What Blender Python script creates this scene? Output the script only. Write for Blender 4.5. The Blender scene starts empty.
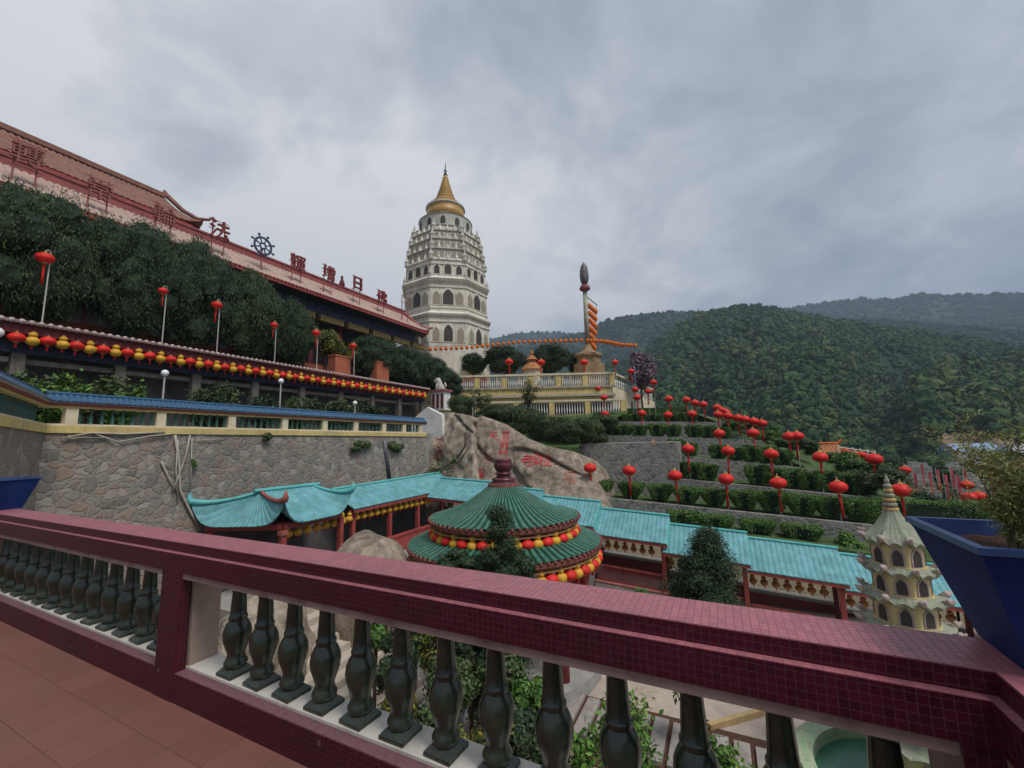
import bpy, math, random
import numpy as np
from mathutils import Vector, Matrix, noise
SC = bpy.context.scene
COL = SC.collection
PI = math.pi
rnd = random.Random(7)
rng = np.random.default_rng(7)

# ------------------------------------------------------------------ camera
F, W, H = 415.0, 1024, 768
HZ, SL = 440.0, -0.025
_n = np.array([-SL, 1.0, -(HZ-384)/F]); _n /= np.linalg.norm(_n)
_up = -_n
_y = np.array([720.0-512, HZ+SL*208-384, F]); _y -= _y.dot(_up)*_up; _y /= np.linalg.norm(_y)
_c = lambda v: np.array([v[0], -v[1], -v[2]])
Yc, Zc = _c(_y), _c(_up); Xc = np.cross(Yc, Zc)
R3 = np.array([Xc, Yc, Zc])
EYE = np.array([0, 0, 1.6])
cam_d = bpy.data.cameras.new('camera'); cam = bpy.data.objects.new('camera', cam_d); COL.objects.link(cam)
cam_d.sensor_width = 36; cam_d.lens = 36*F/W; cam_d.clip_start = 0.05; cam_d.clip_end = 20000
M4 = Matrix(R3.tolist()).to_4x4(); M4.translation = Vector(EYE)
cam.matrix_world = M4
SC.camera = cam
def ray(px, py): return R3 @ np.array([(px-W/2)/F, -(py-H/2)/F, -1.0])
def atY(px, py, y): d = ray(px, py); return EYE+d*y/d[1]
def atX(px, py, x): d = ray(px, py); return EYE+d*x/d[0]
def atZ(px, py, z): d = ray(px, py); return EYE+d*(z-1.6)/d[2]
def atF(px, py, f): return EYE+ray(px, py)*f
def zat(x, y, py):
    """height at which the vertical line through (x, y) crosses image row py"""
    k = (H/2-py)/F; up, bk = R3[:, 1], R3[:, 2]; q = np.array([x, y, -1.6])   # (up.q)/( -bk.q) = k
    return (-(up[0]*x+up[1]*y-1.6*up[2])-k*(bk[0]*x+bk[1]*y-1.6*bk[2]))/(up[2]+k*bk[2])

# ------------------------------------------------------------------ light
SUN_DIR = np.array([0.86, -0.32, 0.0])
sun_el = math.radians(58); sun_az = math.atan2(SUN_DIR[0], SUN_DIR[1])
world = bpy.data.worlds.new('World'); SC.world = world; world.use_nodes = True
nt = world.node_tree; nt.nodes.clear()
def N(t, typ, **kw):
    n = t.nodes.new(typ)
    for k, v in kw.items():
        if k.startswith('i_'):
            key = k[2:]; key = int(key) if key.isdigit() else key.replace('_', ' ')
            n.inputs[key].default_value = v
        else: setattr(n, k, v)
    return n
def L(t, a, b): t.links.new(a, b)
sky = N(nt, 'ShaderNodeTexSky', sky_type='NISHITA', sun_disc=False, sun_elevation=sun_el, sun_rotation=sun_az)
bg1 = N(nt, 'ShaderNodeBackground'); bg1.inputs[1].default_value = 0.05
L(nt, sky.outputs[0], bg1.inputs[0])
tc = N(nt, 'ShaderNodeTexCoord')
sep = N(nt, 'ShaderNodeSeparateXYZ'); L(nt, tc.outputs['Generated'], sep.inputs[0])
zc = N(nt, 'ShaderNodeMath', operation='MAXIMUM'); L(nt, sep.outputs[2], zc.inputs[0]); zc.inputs[1].default_value = 0.0
za = N(nt, 'ShaderNodeMath', operation='ADD'); L(nt, zc.outputs[0], za.inputs[0]); za.inputs[1].default_value = 0.42
dx = N(nt, 'ShaderNodeMath', operation='DIVIDE'); L(nt, sep.outputs[0], dx.inputs[0]); L(nt, za.outputs[0], dx.inputs[1])
dy = N(nt, 'ShaderNodeMath', operation='DIVIDE'); L(nt, sep.outputs[1], dy.inputs[0]); L(nt, za.outputs[0], dy.inputs[1])
cmb = N(nt, 'ShaderNodeCombineXYZ'); L(nt, dx.outputs[0], cmb.inputs[0]); L(nt, dy.outputs[0], cmb.inputs[1])
n1 = N(nt, 'ShaderNodeTexNoise', i_Scale=3.0, i_Detail=12.0, i_Roughness=0.62, i_Distortion=0.3); L(nt, cmb.outputs[0], n1.inputs['Vector'])
n2 = N(nt, 'ShaderNodeTexNoise', i_Scale=1.1, i_Detail=3.0); L(nt, cmb.outputs[0], n2.inputs['Vector'])
# the brighter part of the overcast, where the cloud is thinner
vd = N(nt, 'ShaderNodeVectorMath', operation='DOT_PRODUCT'); L(nt, tc.outputs['Generated'], vd.inputs[0]); 
_b = ray(70, 170); _b = _b/np.linalg.norm(_b); vd.inputs[1].default_value = tuple(_b)
mr = N(nt, 'ShaderNodeMapRange', i_1=0.72, i_2=1.0, i_3=0.0, i_4=0.85); L(nt, vd.outputs['Value'], mr.inputs[0])
vd2 = N(nt, 'ShaderNodeVectorMath', operation='DOT_PRODUCT'); L(nt, tc.outputs['Generated'], vd2.inputs[0])
_b = ray(520, 310); _b = _b/np.linalg.norm(_b); vd2.inputs[1].default_value = tuple(_b)
mr2 = N(nt, 'ShaderNodeMapRange', i_1=0.86, i_2=1.0, i_3=0.0, i_4=0.6); L(nt, vd2.outputs['Value'], mr2.inputs[0])
s1 = N(nt, 'ShaderNodeMath', operation='MULTIPLY_ADD'); L(nt, n2.outputs[0], s1.inputs[0]); s1.inputs[1].default_value = 0.75; L(nt, mr.outputs[0], s1.inputs[2])
s2 = N(nt, 'ShaderNodeMath', operation='MULTIPLY_ADD'); L(nt, n1.outputs[0], s2.inputs[0]); s2.inputs[1].default_value = 2.0; L(nt, s1.outputs[0], s2.inputs[2])
s3 = N(nt, 'ShaderNodeMath', operation='ADD'); L(nt, s2.outputs[0], s3.inputs[0]); L(nt, mr2.outputs[0], s3.inputs[1])
vd3 = N(nt, 'ShaderNodeVectorMath', operation='DOT_PRODUCT'); L(nt, tc.outputs['Generated'], vd3.inputs[0])
_b = ray(235, 85); _b = _b/np.linalg.norm(_b); vd3.inputs[1].default_value = tuple(_b)   # heavier cloud upper left
mr3 = N(nt, 'ShaderNodeMapRange', i_1=0.96, i_2=1.0, i_3=0.0, i_4=-0.5); L(nt, vd3.outputs['Value'], mr3.inputs[0])
s5 = N(nt, 'ShaderNodeMath', operation='ADD'); L(nt, s3.outputs[0], s5.inputs[0]); L(nt, mr3.outputs[0], s5.inputs[1])
s4 = N(nt, 'ShaderNodeMath', operation='MULTIPLY'); L(nt, s5.outputs[0], s4.inputs[0]); s4.inputs[1].default_value = 0.455
cr = N(nt, 'ShaderNodeValToRGB'); L(nt, s4.outputs[0], cr.inputs[0])
e = cr.color_ramp.elements
e[0].position = 0.42; e[0].color = (0.22, 0.245, 0.29, 1)
e[1].position = 0.93; e[1].color = (0.72, 0.72, 0.72, 1)
for p, c in ((0.54, (0.30, 0.33, 0.38, 1)), (0.655, (0.385, 0.412, 0.458, 1)), (0.79, (0.53, 0.545, 0.57, 1))):
    q = e.new(p); q.color = c
bg2 = N(nt, 'ShaderNodeBackground'); bg2.inputs[1].default_value = 0.56
L(nt, cr.outputs[0], bg2.inputs[0])
mx = N(nt, 'ShaderNodeMixShader'); mx.inputs[0].default_value = 0.94
L(nt, bg1.outputs[0], mx.inputs[1]); L(nt, bg2.outputs[0], mx.inputs[2])
wo = N(nt, 'ShaderNodeOutputWorld'); L(nt, mx.outputs[0], wo.inputs[0])
sd = bpy.data.lights.new('sun', 'SUN'); sd.energy = 1.5; sd.angle = math.radians(20); sd.color = (1.0, 0.96, 0.9)
so = bpy.data.objects.new('sun', sd); COL.objects.link(so); so.location = (0, 0, 60)
_v = Vector((math.cos(sun_el)*math.sin(sun_az), math.cos(sun_el)*math.cos(sun_az), math.sin(sun_el)))
so.rotation_euler = _v.to_track_quat('Z', 'Y').to_euler()
SC.view_settings.view_transform = 'Standard'; SC.view_settings.look = 'None'
SC.view_settings.exposure = 1.15; SC.view_settings.gamma = 1.0; SC.view_settings.use_curve_mapping = False
SC.cycles.max_bounces = 6; SC.cycles.diffuse_bounces = 3; SC.cycles.glossy_bounces = 2
SC.cycles.volume_bounces = 0; SC.cycles.transparent_max_bounces = 4

# ------------------------------------------------------------------ materials
MATS = {}
def base_mat(name, rough=0.7, spec=0.3):
    m = bpy.data.materials.new(name); m.use_nodes = True
    t = m.node_tree; b = t.nodes['Principled BSDF']
    b.inputs['Roughness'].default_value = rough; b.inputs['Specular IOR Level'].default_value = spec
    MATS[name] = m
    g = N(t, 'ShaderNodeNewGeometry')
    return m, t, b, g
def mixc(t, fac, a, b, mode='MIX'):
    n = N(t, 'ShaderNodeMix', data_type='RGBA', blend_type=mode)
    if hasattr(fac, 'links'): L(t, fac, n.inputs[0])
    else: n.inputs[0].default_value = fac
    for k, v in ((6, a), (7, b)):
        if hasattr(v, 'links'): L(t, v, n.inputs[k])
        else: n.inputs[k].default_value = (*v[:3], 1)
    return n.outputs[2]
def ramp(t, src, stops):
    n = N(t, 'ShaderNodeValToRGB'); L(t, src, n.inputs[0]); el = n.color_ramp.elements
    while len(el) < len(stops): el.new(0.5)
    for q, (p, c) in zip(el, stops):
        q.position = p; q.color = (*c, 1) if len(c) == 3 else c
    return n.outputs[0]
def bump(t, b, src, strength=0.3, dist=0.02):
    n = N(t, 'ShaderNodeBump', i_Strength=strength, i_Distance=dist); L(t, src, n.inputs['Height']); L(t, n.outputs[0], b.inputs['Normal'])
def mat(name, col, rough=0.7, var=0.18, scale=3.0, bmp=0.15, spec=0.3, dirt=None, dscale=0.8, dist=0.02, metal=0, streak=0):
    """paint/plaster/stone: noise in the tone, optional dirt patches, fine bump"""
    m, t, b, g = base_mat(name, rough, spec)
    b.inputs['Metallic'].default_value = metal
    n = N(t, 'ShaderNodeTexNoise', i_Scale=scale, i_Detail=6.0, i_Roughness=0.6); L(t, g.outputs['Position'], n.inputs['Vector'])
    lo = [max(0, c*(1-var)) for c in col]; hi = [min(1, c*(1+var)) for c in col]
    c = ramp(t, n.outputs[0], [(0.3, lo), (0.7, hi)])
    if dirt:
        d = N(t, 'ShaderNodeTexNoise', i_Scale=dscale, i_Detail=8.0, i_Roughness=0.65); L(t, g.outputs['Position'], d.inputs['Vector'])
        f = ramp(t, d.outputs[0], [(0.48, (0, 0, 0)), (0.72, (0.8, 0.8, 0.8))])
        c = mixc(t, f, c, dirt)
    if streak:
        mp = N(t, 'ShaderNodeMapping'); L(t, g.outputs['Position'], mp.inputs[0]); mp.inputs['Scale'].default_value = (1.6, 1.6, 0.16)
        sn_ = N(t, 'ShaderNodeTexNoise', i_Scale=1.6, i_Detail=6.0, i_Roughness=0.7); L(t, mp.outputs[0], sn_.inputs['Vector'])
        c = mixc(t, ramp(t, sn_.outputs[0], [(0.46, (0, 0, 0)), (0.66, (streak,)*3)]), c, [q*.3 for q in col])
    L(t, c, b.inputs['Base Color'])
    if bmp: 
        n3 = N(t, 'ShaderNodeTexNoise', i_Scale=scale*9, i_Detail=4.0); L(t, g.outputs['Position'], n3.inputs['Vector'])
        bump(t, b, n3.outputs[0], bmp, dist)
    return m
def leaf_mat(name, cols, rough=0.55, scale=1.2, spec=0.25):
    """leaves: each leaf (mesh island) its own tone, clumps of lighter and darker growth"""
    m, t, b, g = base_mat(name, rough, spec)
    n = N(t, 'ShaderNodeTexNoise', i_Scale=scale, i_Detail=3.0); L(t, g.outputs['Position'], n.inputs['Vector'])
    a = N(t, 'ShaderNodeMath', operation='MULTIPLY_ADD'); L(t, g.outputs['Random Per Island'], a.inputs[0]); a.inputs[1].default_value = 0.55
    a2 = N(t, 'ShaderNodeMath', operation='MULTIPLY'); L(t, n.outputs[0], a2.inputs[0]); a2.inputs[1].default_value = 0.55
    L(t, a2.outputs[0], a.inputs[2])
    k = len(cols)
    c = ramp(t, a.outputs[0], [(0.15+0.7*i/(k-1), q) for i, q in enumerate(cols)])
    L(t, c, b.inputs['Base Color'])
    return m
def tiles(name, size, col, grout, gw=0.09, rough=0.3, var=0.35, spec=0.5, axes=(1, 1, 1), bmp=0.35, wear=None, chip=0):
    """square mosaic tiles on axis-aligned faces, from world position and face normal"""
    m, t, b, g = base_mat(name, rough, spec)
    wv = N(t, 'ShaderNodeTexNoise', i_Scale=7.0, i_Detail=2.0); L(t, g.outputs['Position'], wv.inputs['Vector'])
    wm = N(t, 'ShaderNodeVectorMath', operation='MULTIPLY_ADD'); L(t, wv.outputs['Color'], wm.inputs[0]); wm.inputs[1].default_value = (min(size*.22, .006),)*3; L(t, g.outputs['Position'], wm.inputs[2])
    sc = N(t, 'ShaderNodeVectorMath', operation='SCALE'); L(t, wm.outputs[0], sc.inputs[0]); sc.inputs['Scale'].default_value = 1/size
    ad = N(t, 'ShaderNodeVectorMath', operation='ADD'); L(t, sc.outputs[0], ad.inputs[0]); ad.inputs[1].default_value = (0.317, 0.423, 0.271)
    fr = N(t, 'ShaderNodeVectorMath', operation='FRACTION'); L(t, ad.outputs[0], fr.inputs[0])
    fl = N(t, 'ShaderNodeVectorMath', operation='FLOOR'); L(t, ad.outputs[0], fl.inputs[0])
    ab = N(t, 'ShaderNodeVectorMath', operation='ABSOLUTE'); L(t, g.outputs['True Normal'], ab.inputs[0])
    s = N(t, 'ShaderNodeSeparateXYZ'); L(t, fr.outputs[0], s.inputs[0])
    sn = N(t, 'ShaderNodeSeparateXYZ'); L(t, ab.outputs[0], sn.inputs[0])
    out = None
    for i in range(3):
        if not axes[i]: continue
        l = N(t, 'ShaderNodeMath', operation='LESS_THAN'); L(t, s.outputs[i], l.inputs[0]); l.inputs[1].default_value = gw
        k = N(t, 'ShaderNodeMath', operation='LESS_THAN'); L(t, sn.outputs[i], k.inputs[0]); k.inputs[1].default_value = 0.6
        p = N(t, 'ShaderNodeMath', operation='MULTIPLY'); L(t, l.outputs[0], p.inputs[0]); L(t, k.outputs[0], p.inputs[1])
        if out is None: out = p.outputs[0]
        else:
            x = N(t, 'ShaderNodeMath', operation='MAXIMUM'); L(t, out, x.inputs[0]); L(t, p.outputs[0], x.inputs[1]); out = x.outputs[0]
    wn = N(t, 'ShaderNodeTexWhiteNoise', noise_dimensions='3D'); L(t, fl.outputs[0], wn.inputs['Vector'])
    n = N(t, 'ShaderNodeTexNoise', i_Scale=1.7, i_Detail=5.0, i_Roughness=0.65); L(t, g.outputs['Position'], n.inputs['Vector'])
    w2 = N(t, 'ShaderNodeMath', operation='MULTIPLY_ADD'); L(t, wn.outputs['Value'], w2.inputs[0]); w2.inputs[1].default_value = 0.5; 
    w3 = N(t, 'ShaderNodeMath', operation='MULTIPLY'); L(t, n.outputs[0], w3.inputs[0]); w3.inputs[1].default_value = 0.5; L(t, w3.outputs[0], w2.inputs[2])
    c = ramp(t, w2.outputs[0], [(0.1, [q*(1-var) for q in col]), (0.85, [min(1, q*(1+var)) for q in col])])
    if wear:
        d = N(t, 'ShaderNodeTexNoise', i_Scale=2.2, i_Detail=9.0, i_Roughness=0.7); L(t, g.outputs['Position'], d.inputs['Vector'])
        c = mixc(t, ramp(t, d.outputs[0], [(0.5, (0, 0, 0)), (0.75, (0.7, 0.7, 0.7))]), c, wear)
    c = mixc(t, out, c, grout)
    if chip:
        lt = N(t, 'ShaderNodeMath', operation='LESS_THAN'); L(t, wn.outputs['Value'], lt.inputs[0]); lt.inputs[1].default_value = chip
        c = mixc(t, lt.outputs[0], c, [q*1.5+.012 for q in grout])
    L(t, c, b.inputs['Base Color'])
    inv = N(t, 'ShaderNodeMath', operation='SUBTRACT'); inv.inputs[0].default_value = 1; L(t, out, inv.inputs[1])
    bump(t, b, inv.outputs[0], bmp, size*0.06)
    rr = N(t, 'ShaderNodeMath', operation='MULTIPLY_ADD'); L(t, out, rr.inputs[0]); rr.inputs[1].default_value = 0.45
    r2 = N(t, 'ShaderNodeMath', operation='MULTIPLY_ADD'); L(t, n.outputs[0], r2.inputs[0]); r2.inputs[1].default_value = 0.3; r2.inputs[2].default_value = rough-0.1
    L(t, r2.outputs[0], rr.inputs[2]); L(t, rr.outputs[0], b.inputs['Roughness'])
    return m
def rubble(name, scale, cols, mortar, stretch=(1, 1, 1), edge=0.05, bmp=0.8, warp=0.35):
    """irregular stones with mortar joints"""
    m, t, b, g = base_mat(name, 0.85, 0.2)
    mp = N(t, 'ShaderNodeMapping'); L(t, g.outputs['Position'], mp.inputs[0]); mp.inputs['Scale'].default_value = stretch
    dn = N(t, 'ShaderNodeTexNoise', i_Scale=2.6, i_Detail=6.0, i_Roughness=0.65); L(t, mp.outputs[0], dn.inputs['Vector'])
    vm = N(t, 'ShaderNodeVectorMath', operation='MULTIPLY_ADD'); L(t, dn.outputs['Color'], vm.inputs[0]); vm.inputs[1].default_value = (warp,)*3; L(t, mp.outputs[0], vm.inputs[2])
    v1 = N(t, 'ShaderNodeTexVoronoi', feature='DISTANCE_TO_EDGE', i_Scale=scale); L(t, vm.outputs[0], v1.inputs['Vector'])
    v2 = N(t, 'ShaderNodeTexVoronoi', feature='F1', i_Scale=scale); L(t, vm.outputs[0], v2.inputs['Vector'])
    sp = N(t, 'ShaderNodeSeparateColor'); L(t, v2.outputs['Color'], sp.inputs[0])
    n = N(t, 'ShaderNodeTexNoise', i_Scale=6.0, i_Detail=8.0, i_Roughness=0.7); L(t, g.outputs['Position'], n.inputs['Vector'])
    f = N(t, 'ShaderNodeMath', operation='MULTIPLY_ADD'); L(t, n.outputs[0], f.inputs[0]); f.inputs[1].default_value = 0.5
    f2 = N(t, 'ShaderNodeMath', operation='MULTIPLY'); L(t, sp.outputs[0], f2.inputs[0]); f2.inputs[1].default_value = 0.65; L(t, f2.outputs[0], f.inputs[2])
    k = len(cols)
    c = ramp(t, f.outputs[0], [(0.15+0.8*i/(k-1), q) for i, q in enumerate(cols)])
    nd = N(t, 'ShaderNodeMath', operation='MULTIPLY_ADD'); L(t, n.outputs[0], nd.inputs[0]); nd.inputs[1].default_value = -edge*2.6; L(t, v1.outputs['Distance'], nd.inputs[2])
    nd2 = N(t, 'ShaderNodeMath', operation='ADD'); L(t, nd.outputs[0], nd2.inputs[0]); nd2.inputs[1].default_value = edge*1.3
    ed = ramp(t, nd2.outputs[0], [(0.0, (.9, .9, .9)), (edge*.7, (.8, .8, .8)), (edge*2.4, (0, 0, 0))])
    c = mixc(t, ed, c, mortar)
    d = N(t, 'ShaderNodeTexNoise', i_Scale=0.45, i_Detail=8.0, i_Roughness=0.65); L(t, g.outputs['Position'], d.inputs['Vector'])
    c = mixc(t, ramp(t, d.outputs[0], [(0.48, (0, 0, 0)), (0.78, (0.5, 0.5, 0.5))]), c, [q*0.45 for q in mortar])
    L(t, c, b.inputs['Base Color'])
    hh = N(t, 'ShaderNodeMath', operation='MULTIPLY_ADD'); L(t, n.outputs[0], hh.inputs[0]); hh.inputs[1].default_value = 0.25
    h2 = N(t, 'ShaderNodeMath', operation='MINIMUM'); L(t, v1.outputs['Distance'], h2.inputs[0]); h2.inputs[1].default_value = 0.15
    h3 = N(t, 'ShaderNodeMath', operation='MULTIPLY'); L(t, h2.outputs[0], h3.inputs[0]); h3.inputs[1].default_value = 5; L(t, h3.outputs[0], hh.inputs[2])
    bump(t, b, hh.outputs[0], bmp, 0.06)
    return m
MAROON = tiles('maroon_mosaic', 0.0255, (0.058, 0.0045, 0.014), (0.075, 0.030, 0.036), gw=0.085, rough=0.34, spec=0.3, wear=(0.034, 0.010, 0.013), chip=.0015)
MAROON_TOP = tiles('worn_mosaic', 0.0255, (0.33, 0.112, 0.135), (0.17, 0.075, 0.085), gw=0.09, rough=0.36, var=0.22, bmp=0.5, wear=(0.20, 0.10, 0.10), chip=.001)  # paler rail top: sky sheen painted into the tile colour
MAUVE = tiles('mauve_strip', 0.0255, (0.15, 0.07, 0.082), (0.16, 0.10, 0.11), rough=0.5, var=0.2, spec=0.3)  # plinth top: light from above put into a paler tile colour
TERRA = tiles('terracotta_tile', 0.30, (0.165, 0.070, 0.054), (0.07, 0.035, 0.03), gw=0.012, rough=0.6, var=0.08, axes=(1, 1, 1), bmp=0.12, spec=0.3, wear=(0.13, 0.082, 0.07))
PLASTER = mat('dull_plaster', (0.33, 0.25, 0.2), 0.85, dirt=(0.12, 0.09, 0.08), dscale=3)
PLASTER_BR = mat('stained_plaster', (0.27, 0.18, 0.16), 0.85, scale=9, dirt=(0.1, 0.05, 0.045), dscale=5)
SILL = mat('cream_sill', (0.58, 0.54, 0.47), 0.7, var=0.08, dirt=(0.32, 0.28, 0.24), dscale=4, bmp=0.08)
GLAZE = mat('dark_green_glaze', (0.022, 0.034, 0.020), 0.22, var=0.5, scale=9, bmp=0.06, spec=0.6, dirt=(0.035, 0.033, 0.022), dscale=7)
POTBLUE = mat('cobalt_glaze', (0.010, 0.026, 0.12), 0.6, var=0.35, scale=4, bmp=0.05, spec=0.12, dirt=(0.012, 0.03, 0.085), dscale=6)
POTRIM = mat('cobalt_rim', (0.022, 0.045, 0.15), 0.3, var=0.3, scale=6, bmp=0.05, spec=0.6)
SOIL = mat('soil', (0.09, 0.045, 0.03), 0.95, var=0.5, scale=25, bmp=0.7)
RUBBLE = rubble('rubble_wall', 3.3, [(0.13, 0.12, 0.105), (0.25, 0.23, 0.2), (0.27, 0.20, 0.155), (0.38, 0.36, 0.32)], (0.34, 0.325, 0.29), edge=0.03, bmp=0.7, warp=0.4)
GREYST = rubble('grey_stone_wall', 3.2, [(0.12, 0.12, 0.11), (0.2, 0.2, 0.18), (0.27, 0.26, 0.24), (0.33, 0.31, 0.28)], (0.33, 0.32, 0.29), edge=0.05)
YELLOW = mat('yellow_paint', (0.62, 0.48, 0.19), 0.7, var=0.1, dirt=(0.36, 0.29, 0.17), dscale=1.5, streak=.35)
CREAM = mat('cream_paint', (0.66, 0.57, 0.40), 0.7, var=0.1, dirt=(0.38, 0.32, 0.24), dscale=1.2)
WHITE = mat('white_paint', (0.72, 0.71, 0.68), 0.65, var=0.07, dirt=(0.42, 0.40, 0.37), dscale=1.5)
REDBAND = mat('brown_red_paint', (0.24, 0.06, 0.045), 0.6)
BLUETILE = mat('blue_glazed_tile', (0.028, 0.085, 0.165), 0.3, var=0.3, scale=8, spec=0.55)
GRGLAZE = mat('green_glaze_far', (0.03, 0.09, 0.07), 0.3, spec=0.5)
TEAL = mat('teal_roof', (0.13, 0.325, 0.355), 0.55, var=0.26, scale=2.6, spec=0.3, dirt=(0.075, 0.22, 0.235), dscale=1.4, bmp=0.2)
TEALD = mat('teal_ridge', (0.11, 0.42, 0.41), 0.5)
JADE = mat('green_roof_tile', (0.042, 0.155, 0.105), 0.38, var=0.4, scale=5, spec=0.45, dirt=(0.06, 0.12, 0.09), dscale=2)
RED = mat('red_paint', (0.32, 0.065, 0.058), 0.5, dirt=(0.16, 0.03, 0.025), dscale=2)
DKRED = mat('dark_red_timber', (0.11, 0.02, 0.022), 0.6)
PINKT = mat('pinkish_tile', (0.40, 0.285, 0.24), 0.7, var=0.2, scale=4, dirt=(0.25, 0.16, 0.14), dscale=1.5)
PINKEDGE = mat('pale_tile_ends', (0.44, 0.34, 0.33), 0.6, var=0.35, scale=8)
ROOFBR = mat('brown_roof_tile', (0.23, 0.105, 0.078), 0.6, var=0.25, scale=3, dirt=(0.16, 0.08, 0.07), dscale=1.2)
ROSE = mat('rose_red_paint', (0.30, 0.085, 0.08), 0.6, var=0.2, dirt=(0.19, 0.05, 0.06), dscale=1.3)
DARKWALL = mat('dark_facade', (0.045, 0.05, 0.075), 0.6, var=0.3)
BRICK = mat('orange_brick', (0.36, 0.11, 0.06), 0.85, var=0.25, scale=6)
CONC = mat('grey_concrete', (0.30, 0.29, 0.27), 0.85, dirt=(0.14, 0.13, 0.12), dscale=1.2)
PAVE = mat('pale_paving', (0.42, 0.35, 0.29), 0.85, var=0.12, dirt=(0.24, 0.19, 0.16), dscale=0.9)
SLAB = mat('grey_slab', (0.30, 0.27, 0.245), 0.85, var=0.2, scale=5, dirt=(0.17, 0.14, 0.125), dscale=2)
EARTH = mat('brown_earth', (0.10, 0.075, 0.045), 0.95, var=0.35, scale=2, bmp=0.5)
GRASS = mat('grassy_ground', (0.05, 0.085, 0.025), 0.95, var=0.5, scale=1.5, bmp=0.5)
ROCK = mat('granite', (0.31, 0.25, 0.195), 0.9, var=0.45, scale=2.6, bmp=0.9, dirt=(0.10, 0.085, 0.065), dscale=0.8, dist=0.06, streak=.75)
ROCKW = mat('weathered_rock', (0.38, 0.32, 0.25), 0.9, var=0.45, scale=2.0, bmp=0.9, dirt=(0.16, 0.13, 0.10), dscale=0.45, dist=0.08, streak=.85)
SILK = mat('red_silk', (0.62, 0.022, 0.016), 0.55, var=0.2, scale=3, bmp=0, spec=0.3)
GOLDSILK = mat('gold_silk', (0.60, 0.33, 0.035), 0.5, var=0.25, scale=6, bmp=0, spec=0.3)
GOLD = mat('gold_paint', (0.44, 0.25, 0.065), 0.45, var=0.25, scale=2, spec=0.5, dirt=(0.33, 0.18, 0.05), dscale=1)
TASSEL = mat('red_tassel', (0.50, 0.018, 0.015), 0.8, bmp=0)
PINKBAN = mat('pink_red_cloth', (0.50, 0.09, 0.11), 0.8, bmp=0)
ORANGE = mat('orange_cloth', (0.65, 0.16, 0.02), 0.7, var=0.3, bmp=0)
POLE = mat('galvanised_pole', (0.42, 0.41, 0.38), 0.5, spec=0.5)
DKMETAL = mat('dark_bronze', (0.10, 0.10, 0.11), 0.45, spec=0.5)
GLOBE = mat('white_globe', (0.8, 0.8, 0.78), 0.25, var=0.03, bmp=0, spec=0.5)
STONEW = mat('pagoda_white', (0.68, 0.635, 0.54), 0.8, var=0.1, scale=0.8, dirt=(0.42, 0.39, 0.34), dscale=0.35, streak=.3)
STONEG = mat('pagoda_grey', (0.47, 0.45, 0.39), 0.8, var=0.15, scale=1.2, dirt=(0.27, 0.26, 0.25), dscale=0.6)
WINDK = mat('dark_opening', (0.06, 0.05, 0.045), 0.6, var=0.3)
TRUNK = mat('bark', (0.09, 0.065, 0.045), 0.9, var=0.4, scale=5, bmp=0.6)
STEMPALE = mat('pale_bare_stem', (0.40, 0.36, 0.30), 0.9)
POND = mat('pond_water', (0.035, 0.13, 0.075), 0.35, var=0.15, bmp=0.04, spec=0.5)
RIMGREEN = tiles('green_rim_tile', 0.16, (0.25, 0.36, 0.20), (0.42, 0.38, 0.28), gw=0.14, rough=0.5, var=0.2)
MINIGREEN = mat('sage_roof', (0.25, 0.275, 0.20), 0.7, var=0.25, scale=6, dirt=(0.30, 0.25, 0.22), dscale=4)
MINIPINK = mat('weathered_ornament', (0.40, 0.31, 0.28), 0.8, var=0.25, scale=8)
MINIWALL = mat('pale_yellow_wall', (0.60, 0.48, 0.24), 0.75, var=0.12, dirt=(0.38, 0.30, 0.18), dscale=3)
LFCORE = mat('inner_foliage', (0.016, 0.032, 0.0145), 0.8, var=0.6, scale=7, bmp=0.6)  # cores inside the leaf clumps, inner shade painted as a darker green
LF_DARK = leaf_mat('dark_leaves', [(0.010, 0.020, 0.011), (0.022, 0.042, 0.020), (0.038, 0.070, 0.028), (0.065, 0.105, 0.04)])
LF_DARK2 = leaf_mat('olive_dark_leaves', [(0.014, 0.025, 0.011), (0.030, 0.052, 0.021), (0.052, 0.084, 0.030), (0.085, 0.125, 0.045)])
LF_HEDGE = leaf_mat('hedge_leaves', [(0.020, 0.048, 0.012), (0.050, 0.115, 0.024), (0.085, 0.17, 0.034), (0.13, 0.23, 0.045)])
LF_BRIGHT = leaf_mat('bright_leaves', [(0.03, 0.075, 0.014), (0.065, 0.15, 0.025), (0.10, 0.21, 0.035), (0.16, 0.26, 0.05)])
LF_JUN = leaf_mat('juniper_leaves', [(0.010, 0.022, 0.012), (0.020, 0.042, 0.020), (0.035, 0.066, 0.028), (0.055, 0.09, 0.035)], scale=3)
LF_OLIVE = leaf_mat('olive_leaves', [(0.07, 0.10, 0.028), (0.14, 0.19, 0.05), (0.22, 0.26, 0.075), (0.32, 0.29, 0.11)])
LF_YEL = leaf_mat('yellow_green_leaves', [(0.035, 0.06, 0.018), (0.07, 0.10, 0.025), (0.16, 0.16, 0.03), (0.36, 0.25, 0.03)])
LF_PURP = leaf_mat('purple_grey_leaves', [(0.05, 0.035, 0.05), (0.12, 0.08, 0.11), (0.22, 0.14, 0.19), (0.30, 0.2, 0.24)])
LF_ORNG = leaf_mat('orange_flowers', [(0.10, 0.09, 0.03), (0.50, 0.14, 0.03), (0.62, 0.20, 0.04), (0.66, 0.12, 0.06)])
LF_IVY = leaf_mat('ivy_leaves', [(0.016, 0.034, 0.012), (0.035, 0.075, 0.022), (0.07, 0.11, 0.035), (0.13, 0.12, 0.06)])

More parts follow.
